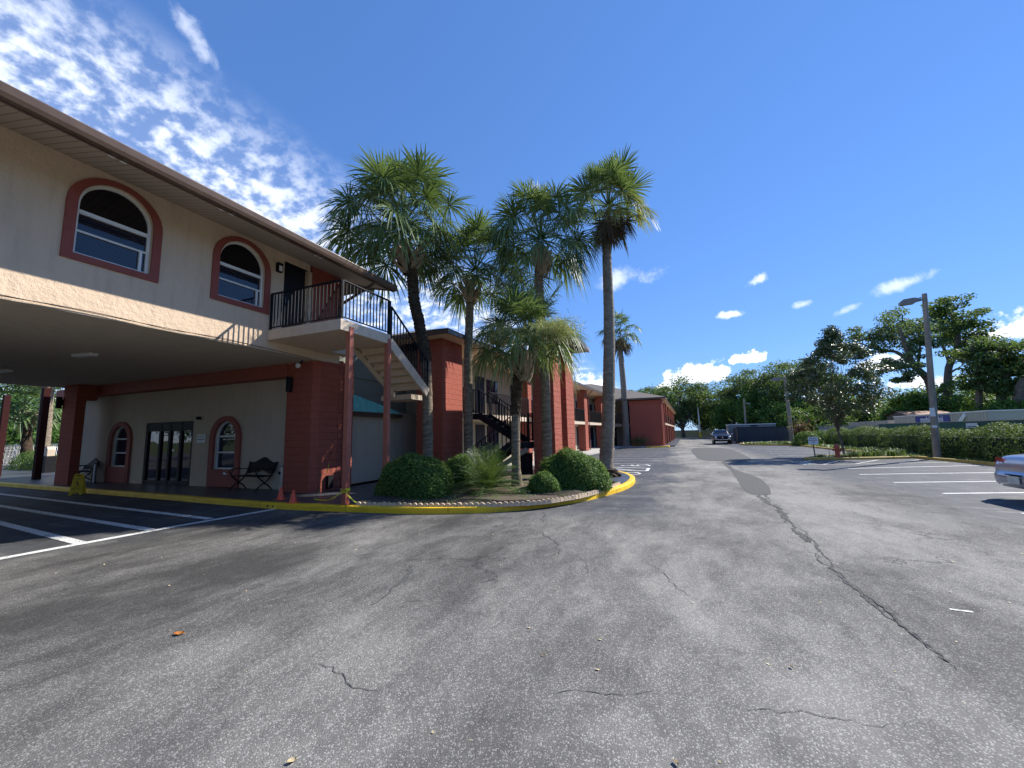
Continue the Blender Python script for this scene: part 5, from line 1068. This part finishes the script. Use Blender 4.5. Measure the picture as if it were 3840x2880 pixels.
# fallen leaves
def leaf(px, py, s, rz, label, col='leafor'):
    a = G(px, py, .01); n = 9; V = []; 
    for i in range(n+1):
        t = i/n; w = math.sin(PI*t)**.8*.32; V += [((t-.5)*s, -w*s, .012+.05*s*abs(math.sin(t*5))), ((t-.5)*s, 0, .006), ((t-.5)*s, w*s*.8, .016+.07*s*abs(math.cos(t*4)))]
    mb = MB(); mb.add(V, [(3*i, 3*i+1, 3*i+4, 3*i+3) for i in range(n)]+[(3*i+1, 3*i+2, 3*i+5, 3*i+4) for i in range(n)]); o = mb.build('fallen_leaf', M[col]); o.location = (a[0], a[1], 0); o.rotation_euler = (0, 0, rz); tag(o, label, 'leaf', 'fallen leaves on the asphalt')
M['leafor'] = simple('orange_dry_leaf', (.62, .24, .05), .6, var=.3, vs=30); M['leafpale'] = simple('pale_dry_leaf', (.62, .50, .28), .7, var=.3, vs=30)
leaf(672, 2375, .085, .5, 'curled orange leaf alone on the dark asphalt at left'); leaf(1095, 2852, .045, 1.0, 'tan leaf at the very bottom edge', 'leafpale'); leaf(2038, 2455, .03, .2, 'small pale leaf on the worn asphalt in the middle', 'leafpale'); leaf(2535, 2858, .035, 2.3, 'yellowish leaf at the bottom right of centre', 'leafpale'); leaf(2968, 2500, .03, 2.0, 'pale leaf on the asphalt at lower right of centre', 'leafpale')
a = G(3603, 2288, .004); line([(a[0]-.075, a[1]), (a[0]+.075, a[1]-.01)], .03)
rng = np.random.default_rng(2); V = []; Fq = []; b = 0
for i in range(420):
    x = rng.uniform(-9, 6); y = rng.uniform(2, 24); s = rng.uniform(.006, .022); a = rng.uniform(0, 6); dx, dy_ = math.cos(a)*s, math.sin(a)*s*.6; V += [(x-dx, y-dy_, .004), (x+dy_, y-dx*.5, .006), (x+dx, y+dy_, .004+s*.4), (x-dy_, y+dx*.5, .005)]; Fq.append((b, b+1, b+2, b+3)); b += 4
tag(npmesh('litter', V, Fq, M['leafpale']), kind='stuff')
# ------------------------------------------------------------------ hydrant, small sign, poles
M['hydrant'] = simple('faded_hydrant_red', (.42, .09, .05), .6, var=.25, vs=14)
hy = empty('fire_hydrant', (7.5, 25.57, .1), math.radians(20), 'faded red fire hydrant on the kerbed island', 'fire hydrant')
mb = MB(); mb.tube([(0,0,0),(0,0,.04),(0,0,.041),(0,0,.50),(0,0,.501),(0,0,.54)], [.15,.15,.105,.10,.13,.13], 18); mb.build('barrel', M['hydrant'], hy)
mb = MB(); mb.tube([(0,0,.54),(0,0,.60),(0,0,.65),(0,0,.68)], [.125,.115,.07,.03], 18); mb.tube([(0,0,.68),(0,0,.72)], .025, 6); mb.build('bonnet', M['hydrant'], hy)
mb = MB(); mb.tube([(-.19,0,.40),(.19,0,.40)], .05, 12); mb.tube([(-.20,0,.40),(-.185,0,.40)], .065, 8); mb.tube([(.185,0,.40),(.20,0,.40)], .065, 8); mb.tube([(0,0,.36),(0,-.17,.36)], .06, 12); mb.tube([(0,-.17,.36),(0,-.185,.36)], .08, 10); mb.build('nozzle', M['hydrant'], hy)
mb = MB(); mb.tube([(-.30+.11*math.cos(u), 0, .28+.16*math.sin(u)) for u in np.linspace(.6, 6.0, 16)], .012, 5); mb.build('chain', M['pipe'], hy)
sn = empty('lawn_sign', (6.66, 26.0, .1), 0, 'small white private property sign on a thin stake on the island', 'sign'); mb = MB(); mb.bar((0,.01,0),(-.04,.01,.72),.05,.03); mb.build('stake', M['treebark'], sn); mb = MB(); mb.box(-.24,.20,-.02,-.003,.66,1.06); mb.build('board', M['white'], sn)
for i, tx in enumerate(('PRIVATE', 'PROPERTY', 'LOT')): textmesh(tx, .085, M['signblue'], 'lettering', (-.02, -.023, .97-i*.10), (PI/2, 0, 0), sn, .0006, bold=.0015)
def pole(base, top, r0, r1, label, arm=None, name='lamp_pole', mat='poleconc', band=None, group='lamp poles along the lot'):
    t = empty(name, base, 0, label, 'lamp pole', group); v = Vector(top)-Vector(base); mb = MB(); mb.tube([(0,0,0), v*.5, v], [r0, (r0+r1)/2, r1], 14); mb.build('post', M[mat], t)
    if arm:
        q = v+Vector((0,0,-arm[2])); e = q+Vector((arm[0], arm[1], -.0)); d = (e-q).normalized()
        mb = MB(); mb.bar(q, q+d*.25, .05); mb.bar(q+Vector((0,0,.12)), q+d*.2+Vector((0,0,.12)), .03); mb.build('bracket', M['door'], t)
        L_ = (e-q).length; s = Vector((-d.y, d.x, 0)); up = Vector((0,0,1)); sz = L_*.17; mb = MB(); V = []
        for tt, w, h0, h1 in ((.15,.35,-.35,.35),(.32,.9,-.45,.55),(.45,1.0,-.95,.75),(.85,1.0,-1.05,.6),(1.0,.8,-.95,-.1)):
            p = q+d*L_*tt; V += [p-s*w*sz+up*h0*sz, p+s*w*sz+up*h0*sz, p+s*w*sz*.85+up*h1*sz, p-s*w*sz*.85+up*h1*sz]
        mb.add(V, [(4*i+j, 4*i+(j+1) % 4, 4*(i+1)+(j+1) % 4, 4*(i+1)+j) for i in range(4) for j in range(4)]+[(3,2,1,0),(16,17,18,19)]); mb.build('lamp_head', M['lamphead'], t)
    if band: mb = MB(); mb.tube([v*band[0], v*band[1]], r0*1.12, 14); mb.build('painted_band', M[band[2]], t)
    return t
M['lamphead'] = simple('lamp_housing', (.20, .19, .17), .5, var=.1); M['yellowpost'] = simple('bollard_yellow', (.70,.50,.02), .5)
pl1 = pole((11.68,26.35,.06), (12.12,26.35,8.27), .15, .10, 'tall weathered lamp pole rising from the hedge in front of the containers', (-1.0, .1, .28))
for z, h, w in ((2.0, .42, .20), (1.45,.12,.22)):
    mb = MB(); mb.box(-.1,.1,-.176,-.165,z,z+h); o = mb.build('notice', M['white'], pl1)
pole((11.5,52.5,0), (11.35,52,7.35), .22, .13, 'grey lamp pole at the right end of the dark enclosure', (-1.3, .1, .3))
pole((11.05,80,0), (11.12,80,6.9), .2, .12, 'distant grey lamp pole behind the dark container', (.9, 0, .9))
pole((4.55,94.5,0), (4.45,94.5,6.5), .19, .11, 'distant white lamp pole with yellow foot in front of the tan wall', (-.5, 0, .12), mat='white', band=(0, .19, 'yellowpost'))
# ------------------------------------------------------------------ walls, fences, containers
M['tanwall'] = simple('tan_boundary_wall', (.36, .31, .16), .9, var=.1, vs=1)
mb = MB(); mb.box(-12, 7.6, 97, 97.25, 0, 1.62); mb.box(7.6,20,97.3,97.5,0,1.45); tag(mb.build('boundary_wall', M['tanwall']), 'low tan wall across the far end of the lot', 'wall')
tag(profile_along([(8,96.6),(-1,96.6)][::-1], [(-.004,0),(0,.12),(.15,.12),(.15,0)], 'kerb', M['concrete']), kind='structure')
tag(profile_along([(-1.0,80),(-.6,82),(.4,88),(.6,92)], [(-.004,0),(0,.12),(.15,.12),(.15,0)], 'kerb', M['yellow']), kind='structure')
t = NT('corrugated_dark'); v = t.pos(); sx = t.n('SeparateXYZ', {0: v}); w = t.n('Math', {0: t.math('MULTIPLY', sx.outputs[0], 22.0)}, operation='SINE').outputs[0]; t.bsdf((.035,.05,.07), .5, .3, .5, t.bump(w, .03)); M['darkclad'] = t.done()
M['containergrey'] = simple('container_grey', (.20,.23,.24), .5, var=.1)
en = empty('enclosure', (6.5, 53.6, 0), 0, 'black screened enclosure with slatted side beside the parked dark car', 'enclosure')
mb = MB(); mb.box(.1,4.9,0,.1,.1,1.80); mb.box(0,.1,0,6,.1,1.80); mb.box(4.9,5.0,0,6,.1,1.75); mb.build('screen', M['darkclad'], en); mb = MB(); mb.box(-.05,5.05,-.05,.15,1.80,1.86); mb.build('rail', M['door'], en)
ct = empty('shipping_container', (5.9, 56.5, 0), 0, 'grey steel container behind the black enclosure', 'container'); mb = MB(); mb.box(0,5.0,0,2.4,.1,2.15); mb.build('body', M['containergrey'], ct)
mb = MB(); mb.box(-.05,5.05,-.08,2.45,2.15,2.24); mb.build('roof_rail', M['white'], ct); mb = MB()
for i in range(9): mb.box(.15+i*.16,.22+i*.16,-.05,-.003,.1,2.1)
mb.build('rib', M['pipe'], ct); mb = MB(); mb.box(2.4,3.1,-.09,-.081,1.95,2.08); mb.build('plate', M['door'], ct)
# green screened construction fence and pale containers behind the hedge
M['greenmesh'] = simple('green_mesh', (.03,.10,.075), .8, var=.2, vs=1.5)
gf = empty('construction_fence', (16, 20, 0), 0, 'green screened fence between the hedge and the pale containers', 'fence'); mb = MB(); mb.box(0,.03,-4,24,.1,1.80); mb.build('screen', M['greenmesh'], gf); mb = MB(); mb.box(-.02,.05,-4,40,1.80,1.84); mb.build('rail', M['metal'], gf)
mb = MB(); mb.box(0,.03,24.2,40,.1,1.72); o = mb.build('screen', M['containergrey'], gf)
for i in range(15):
    mb = MB(); mb.tube([(.06,-4+i*3,0),(.06,-4+i*3,1.85)], .03, 6); mb.build('post', M['metal'], gf)
M['signplate'] = simple('pale_sign', (.62,.68,.72), .5)
for y, lb in ((32.0,'small pale sign clipped to the green fence left of the lamp pole'),(24.2,'small pale sign clipped to the green fence at right')):
    sg = empty('fence_sign', (15.93, y, 1.55), 0, lb, 'sign'); mb = MB(); mb.box(-.01,.0,-.5,.5,-.12,.16); mb.build('board', M['signplate'], sg); mb = MB(); mb.box(-.014,-.0105,-.4,.4,-.08,-.02); mb.build('lettering', M['signblue'], sg)
t = NT('corrugated_cream'); v = t.pos(); sx = t.n('SeparateXYZ', {0: v}); w = t.n('Math', {0: t.math('MULTIPLY', sx.outputs[1], 9.0)}, operation='SINE').outputs[0]
c = t.mix(t.noise(v, 1.5, 4), (.42,.38,.31), (.52,.48,.40)); t.bsdf(c, .6, .0, .4, t.bump(w, .12)); M['corr'] = t.done(); M['bannerblue'] = simple('banner_blue', (.02,.035,.22), .4)
c1 = empty('storage_container', (19.6, 37.6, .1), math.radians(-1), 'pale corrugated storage container with blue lettered banner, behind the green fence', 'container')
mb = MB(); mb.box(0,2.4,0,13.5,0,2.38); mb.build('body', M['corr'], c1); mb = MB(); mb.box(-.04,2.44,-.04,13.54,2.38,2.46); mb.build('roof_rail', M['white'], c1)
mb = MB(); mb.box(-.03,-.004,4.3,9.4,1.62,2.30); bn = mb.build('banner', M['bannerblue'], c1)
textmesh('mobile mini', .72, M['white'], 'lettering', (-.034, 6.85, 1.99), (PI/2, 0, -PI/2), bn, .001, bold=.012)
mb = MB(); mb.bar((-.03,2.3,2.25),(-.03,3.3,1.5),.12,.3); mb.build('ladder', M['white'], c1)
c2 = empty('storage_container', (19.7, 52.0, .1), math.radians(-3), 'weathered tan container farther along behind the green fence', 'container'); mb = MB(); mb.box(0,2.4,0,12,0,2.1); mb.build('body', M['corr'], c2); mb = MB()
for y in (0, 6): mb.box(-.05,.0,y,y+.15,0,2.12)
mb.build('frame', M['pipe'], c2)
sh = empty('shed', (24.6, 60, -.35), .1, 'low brown roofed shed behind the pale container', 'shed'); mb = MB(); mb.prism_ax([(0,0),(4,0),(4,3.15),(2,3.58),(0,3.15)], 0, 4, 'x'); mb.build('wall', M['treebark'], sh)
mb = MB(); mb.add([(-.2,-.3,3.18),(4.2,-.3,3.18),(4.2,2,3.66),(-.2,2,3.66),(-.2,4.3,3.18),(4.2,4.3,3.18)], [(0,1,2,3),(3,2,5,4)]); mb.build('roof', simple('rusty_roof', (.30,.14,.07), .8), sh)
# chain-link fence and white building seen through the portico
lf = empty('chain_link_fence', (-60, 15.2, 0), 0, 'chain-link fence with top rail beyond the portico', 'fence'); mb = MB(); mb.bar((0,0,1.62),(28,0,1.62),.06); mb.build('rail', M['metal'], lf)
for i in range(8): mb = MB(); mb.tube([(i*4,0,0),(i*4,0,1.7)], .04, 6); mb.build('post', M['metal'], lf)
mb = MB()
for i in range(120): mb.bar((i*.233,0,.05),(i*.233+.8,0,1.6),.008); mb.bar((i*.233+.8,0,.05),(i*.233,0,1.6),.008)
mb.build('mesh', M['metal'], lf)
wb = empty('white_building', (-72, 27, 0), 0, 'white building with pale blue windows behind the palms beyond the portico', 'building'); mb = MB(); mb.box(0,22,0,6,0,8); mb.build('wall', M['white'], wb)
M['skyglass'] = simple('pale_glass', (.30,.38,.45), .2)
for i in range(7):
    for z in (.8, 3.6, 6.0): mb = MB(); mb.box(.8+i*3,2.9+i*3,-.05,-.003,z,z+1.7); mb.build('window', M['skyglass'], wb)
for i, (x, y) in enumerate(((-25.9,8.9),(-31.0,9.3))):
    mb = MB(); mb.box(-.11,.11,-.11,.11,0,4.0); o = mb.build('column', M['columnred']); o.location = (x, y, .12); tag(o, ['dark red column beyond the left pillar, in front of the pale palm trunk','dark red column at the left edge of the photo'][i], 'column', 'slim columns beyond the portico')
pb = empty('planter_light', (-31.5, 11.2, 0), 0, 'dark arched bollard beside the column beyond the portico', 'bollard'); mb = MB(); mb.box(-.28,.28,-.2,.2,0,1.0); mb.build('base', M['black'], pb); mb = MB(); mb.prism_ax([(x, z+1.0) for x, z in [(-.22,0),(.22,0),(.22,.35),(.12,.5),(-.12,.5),(-.22,.35)]], -.15, .15, 'y'); mb.build('head', M['creamtrim'], pb)
# ------------------------------------------------------------------ cars
def carpaint(name, col, met=.6, r=.28): 
    t = NT(name); t.bsdf(col, r, met, .5, None, **{'Coat Weight': .8, 'Coat Roughness': .06}); return t.done()
M['silver'] = carpaint('silver_paint', (.42,.44,.50)); M['darkpaint'] = simple('black_paint', (.006,.007,.012), .3, spec=.35); M['whitecar'] = carpaint('white_car_paint', (.70,.72,.75), .0)
M['tyre'] = simple('tyre', (.015,.015,.015), .85); M['rim'] = simple('alloy_rim', (.5,.5,.52), .3, .9); M['tail'] = simple('tail_light', (.30,.01,.015), .15, spec=.8); M['head'] = simple('head_light', (.75,.78,.8), .1, spec=.9); M['chrome'] = simple('chrome', (.75,.75,.78), .12, 1); M['plate'] = simple('licence_plate', (.62,.66,.62), .5)
def car(loc, rz, st, paint, label, wheel_r=.32, wx=(.85, 3.6), wid=.88, name='parked_car', bumper=.30, sedan=True, chrome=False):
    t = empty(name, loc, rz, label, 'car')
    # stations: x, z_bottom, z_belt, z_top, half width belt, half width top
    mb = MB(); V = []; m = 0
    for (x, zb, zl, zt, wb_, wt) in st:
        half = [(wb_*.90, zb), (wb_*.985, zb+.12), (wb_, (zb+zl)/2+.02), (wb_*.975, zl-.04), (wb_*.93, zl), (wt+.0, zt-.06), (wt*.80, zt-.012), (0, zt)]
        ring = [(x, -y, z) for y, z in half]+[(x, y, z) for y, z in half[-2::-1]]; m = len(ring); V += ring
    n = len(st); Fq = [(i*m+j, i*m+j+1, (i+1)*m+j+1, (i+1)*m+j) for i in range(n-1) for j in range(m-1)]+[(i*m+m-1, i*m, (i+1)*m, (i+1)*m+m-1) for i in range(n-1)]
    Fq += [tuple(range(m-1, -1, -1)), tuple((n-1)*m+j for j in range(m))]
    mb.add(V, Fq); b = mb.build('body', paint, t, smooth=True, fixn=True, subsurf=2)
    return t
def wheels(t, xs, wd, r):
    for x in xs:
        for s in (-1, 1):
            mb = MB(); mb.tube([(x, s*(wd-.20), r), (x, s*(wd-.19), r), (x, s*(wd-.02), r), (x, s*wd, r)], [r*.9, r, r, r*.92], 26); w = mb.build('wheel', M['tyre'], t)
            mb = MB(); mb.tube([(x, s*(wd-.0), r), (x, s*(wd+.012), r)], r*.62, 18); mb.build('rim', M['rim'], w)
# silver saloon, tail towards the drive
sed = [(0,.36,.72,.76,.74,.60),(.06,.30,.80,.92,.80,.66),(.14,.29,.86,.985,.83,.70),(.75,.27,.90,1.02,.855,.72),(1.05,.26,.91,1.05,.86,.72),(1.75,.22,.90,1.36,.865,.60),(2.3,.2,.90,1.42,.865,.60),(2.9,.2,.88,1.38,.86,.58),(3.5,.22,.86,.99,.85,.70),(4.3,.28,.80,.86,.82,.66),(4.62,.36,.66,.72,.72,.55)]
cr1 = car((6.62, 12.02, 0), math.radians(1.5), sed, M['silver'], 'silver saloon car cut by the right edge, tail towards the drive')
wheels(cr1, (.95, 3.6), .84, .31)
bp = MB(); V = []
for y, x in ((-.86,.30),(-.84,.10),(-.76,-.02),(-.5,-.085),(0,-.11),(.5,-.085),(.76,-.02),(.84,.10),(.86,.30)):
    V += [(x+.05, y*.97, .29), (x-.0, y, .36), (x-.01, y, .50), (x+.02, y*.99, .60), (x+.12, y*.96, .63)]
bp.add(V, [(5*i+j, 5*i+j+1, 5*i+j+6, 5*i+j+5) for i in range(8) for j in range(4)]); bp.build('bumper', M['silver'], cr1, smooth=True, subsurf=1)
for s in (-1, 1):
    mb = MB(); mb.add([(.022,s*.45,.70),(.028,s*.47,.90),(.10,s*.80,.90),(.05,s*.79,.68),(.30,s*.862,.86),(.30,s*.87,.72)], [(0,1,2,3),(3,2,4,5)] if s < 0 else [(3,2,1,0),(5,4,2,3)]); mb.build('tail_light', M['tail'], cr1)
mb = MB(); mb.box(-.132,-.122,-.155,.155,.38,.54); pt = mb.build('licence_plate', M['plate'], cr1); mb = MB(); mb.box(-.14,-.10,-.20,.20,.555,.575); mb.build('plate_lip', M['black'], cr1)
mb = MB(); mb.add([(1.13,-.58,1.07),(1.13,.58,1.07),(1.68,.50,1.345),(1.68,-.50,1.345)], [(0,1,2,3)]); mb.build('rear_window', M['glassd'], cr1)
mb = MB()
for s in (-1, 1): mb.add([(1.35,s*.80,.93),(3.35,s*.80,.93),(2.75,s*.635,1.31),(1.8,s*.635,1.31)], [(0,1,2,3)])
mb.build('side_window', M['glassd'], cr1)
# dark SUV facing the camera, by the enclosure
suv = [(0,.45,.72,.78,.80,.70),(.12,.38,.90,1.00,.88,.74),(.7,.34,1.00,1.07,.92,.76),(1.25,.30,1.02,1.10,.93,.76),(1.9,.28,1.03,1.58,.93,.62),(2.3,.28,1.03,1.64,.93,.64),(3.6,.28,1.03,1.64,.93,.64),(4.3,.32,1.03,1.58,.92,.62),(4.6,.40,.95,1.10,.86,.60)]
csuv = car((4.6, 50.2, 0), PI/2-.03, suv, M['darkpaint'], 'dark SUV parked facing the camera beside the black enclosure')
wheels(csuv, (.85, 3.7), .90, .36)
mb = MB(); mb.add([(1.30,-.66,1.11),(1.30,.66,1.11),(1.86,.56,1.56),(1.86,-.56,1.56)], [(3,2,1,0)]); mb.build('windscreen', M['glass'], csuv)
for s in (-1, 1):
    mb = MB(); mb.sphere((.07, s*.66, .80), .11, 12, 8, (.5,1,1)); mb.build('headlight', M['head'], csuv, smooth=True)
    mb = MB(); mb.box(1.25,1.45,s*.96,s*1.12,1.05,1.2); mb.build('mirror', M['chrome'], csuv, bevel=.03)
    mb = MB(); mb.add([(1.7,s*.90,1.08),(3.9,s*.90,1.08),(3.8,s*.72,1.48),(2.1,s*.72,1.48)], [(0,1,2,3)]); mb.build('side_window', M['glassd'], csuv)
mb = MB(); mb.box(-.09,-.02,-.80,-.5,.55,.66); mb.box(-.09,-.02,.5,.80,.55,.66); mb.box(-.09,-.02,-.5,.5,.50,.58); mb.build('bumper', M['chrome'], csuv, bevel=.02)
mb = MB(); mb.box(-.03,.02,-.42,.42,.66,.88); gr = mb.build('grille', M['black'], csuv); mb = MB(); mb.box(-.05,-.03,-.06,.06,.70,.86); mb.build('badge', M['chrome'], csuv, bevel=.02); mb = MB(); mb.box(-.1,-.09,-.15,.15,.40,.5); mb.build('licence_plate', M['door'], csuv)
cr3 = car((-48.5, 17.0, 0), 0.1, sed, M['whitecar'], 'white car beyond the chain-link fence, seen through the portico'); wheels(cr3, (.95, 3.6), .86, .32)
mb = MB(); mb.add([(1.2,-.83,.93),(3.35,-.82,.93),(2.75,-.64,1.31),(1.7,-.64,1.31)], [(0,1,2,3)]); mb.build('side_window', M['glassd'], cr3)
# ------------------------------------------------------------------ sun and sky
sd = Vector((.85, .87, 1.0)).normalized(); EL = math.asin(sd.z)
sl = bpy.data.lights.new('sun', 'SUN'); sl.energy = 4.5; sl.angle = math.radians(.53); sl.color = (1.0, .955, .89); so_ = bpy.data.objects.new('sun', sl); COL.objects.link(so_)
so_.rotation_euler = sd.to_track_quat('Z', 'Y').to_euler()
wd = bpy.data.worlds.new('World'); scene.world = wd; wd.use_nodes = True; nt_ = wd.node_tree; nt_.nodes.clear()
w = NT.__new__(NT); w.t = nt_
tc = w.n('TexCoord').outputs['Generated']; nv = w.n('VectorMath', {0: tc}, operation='NORMALIZE').outputs[0]; sx = w.n('SeparateXYZ', {0: nv}); DX, DY, DZ = sx.outputs
sky = w.n('TexSky', sky_type='NISHITA', sun_disc=False); sky.sun_elevation = EL; sky.sun_rotation = math.atan2(.85, .87); sky.altitude = 0; sky.air_density = 1.0; sky.dust_density = 0.0; sky.ozone_density = 3.0
s0 = w.n('HueSaturation', {'Hue': .5, 'Saturation': 1.10, 'Value': 1.0, 'Fac': 1.0, 'Color': w.mix(1.0, sky.outputs[0], (.88, 1.0, 1.12), 'MULTIPLY')}).outputs[0]
hs = w.n('VectorMath', {0: w.n('Gamma', {'Color': s0, 'Gamma': .55}).outputs[0], 1: (.73, 1.03, 1.64)}, operation='MULTIPLY').outputs[0]
zz = w.math('MAXIMUM', DZ, .04); U = w.math('DIVIDE', DX, zz); Vv = w.math('DIVIDE', DY, zz)
pc = w.n('CombineXYZ', {0: U, 1: Vv}).outputs[0]
def ss(v, a, b): return w.n('MapRange', {0: v, 1: a, 2: b, 3: 0.0, 4: 1.0}, interpolation_type='SMOOTHSTEP').outputs[0]
zz2 = w.math('ADD', zz, .38); pc2 = w.n('CombineXYZ', {0: w.math('DIVIDE', DX, zz2), 1: w.math('DIVIDE', DY, zz2)}).outputs[0]; n1 = w.noise(pc2, 25.0, 5, .58, .0); n2 = w.noise(pc, 1.4, 4, .55); n3 = w.noise(w.scalev(pc, (1, .5, 1)), 1.1, 3)
band = ss(w.math('ADD', U, w.math('MULTIPLY', w.math('SUBTRACT', n3, .5), .55)), -1.0, -1.5)
alto = w.math('MULTIPLY', ss(w.math('ADD', w.math('MULTIPLY', n1, .80), w.math('MULTIPLY', n2, .30)), .46, .70), band)
alto = w.math('MULTIPLY', w.math('ADD', alto, w.math('MULTIPLY', band, .13)), .74)
tot = alto
def spot(az, el, wx, wy, thr=.42, soft=.16, sc_=9.0, op=1.0, flat=True, tilt=0):
    global tot
    az, el = math.radians(az), math.radians(el); c = Vector((math.sin(az)*math.cos(el), math.cos(az)*math.cos(el), math.sin(el))); r = Vector((math.cos(az), -math.sin(az), 0)); u_ = r.cross(c)
    if tilt: r, u_ = r*math.cos(tilt)+u_*math.sin(tilt), -r*math.sin(tilt)+u_*math.cos(tilt)
    df = w.n('VectorMath', {0: nv, 1: tuple(c)}, operation='SUBTRACT').outputs[0]
    a = w.math('DIVIDE', w.n('VectorMath', {0: df, 1: tuple(r)}, operation='DOT_PRODUCT').outputs['Value'], math.radians(wx)); b_ = w.math('DIVIDE', w.n('VectorMath', {0: df, 1: tuple(u_)}, operation='DOT_PRODUCT').outputs['Value'], math.radians(wy))
    if flat: b_ = w.math('MAXIMUM', b_, w.math('MULTIPLY', b_, -2.2))
    rr = w.math('ADD', w.math('MULTIPLY', a, a), w.math('MULTIPLY', b_, b_)); fall = w.math('SUBTRACT', 1.0, w.math('SQRT', rr))
    front = w.math('GREATER_THAN', w.n('VectorMath', {0: nv, 1: tuple(c)}, operation='DOT_PRODUCT').outputs['Value'], .5)
    nn = w.noise(nv, sc_*2.2, 6, .62, .2); v_ = w.math('ADD', w.math('MULTIPLY', fall, .45), w.math('MULTIPLY', nn, 1.15)); d = w.math('MULTIPLY', w.math('MULTIPLY', ss(v_, thr+.17, thr+.17+soft*1.1), front), op); tot = w.math('MAXIMUM', tot, d)
spot(3.1,6.9,4.6,2.6,.50,.10,10); spot(8.6,8.3,2.2,1.3,.50,.10,12); spot(-10.6,5.6,4.0,2.6,.48,.10,11); spot(30.6,8.2,3.8,1.9,.48,.12,10); spot(20.8,6.3,3.6,1.6,.52,.14,10); spot(23.6,4.0,4.0,1.6,.50,.16,9); spot(-1.0,5.4,2.2,1.2,.5,.12,10)
spot(-6.2,20.3,7.5,2.2,.56,.35,7,.62,False,.12); spot(10.4,17.7,1.5,.9,.5,.35,16,.75,False,.25); spot(7.2,14.2,2.4,.7,.5,.25,12,.75,False); spot(14.8,14.1,1.2,.6,.5,.3,14,.5,False); spot(23.0,14.2,3.2,1.0,.52,.3,9,.6,False,.2); spot(18.5,12.6,1.8,.6,.52,.3,12,.4,False,.3); spot(-62.2,40.0,3.4,1.2,.46,.4,9,.5,False,-.75)
bg1 = w.n('Background', {'Color': hs, 'Strength': .128}); bg2 = w.n('Background', {'Color': (.86, .91, 1.0, 1), 'Strength': .92}); mx = w.n('MixShader', {0: w.math('MINIMUM', tot, .96), 1: bg1.outputs[0], 2: bg2.outputs[0]}); ow = w.n('OutputWorld'); nt_.links.new(mx.outputs[0], ow.inputs[0])
scene.view_settings.view_transform = 'Standard'; scene.view_settings.look = 'None'; scene.view_settings.exposure = 0.76; scene.view_settings.gamma = 1
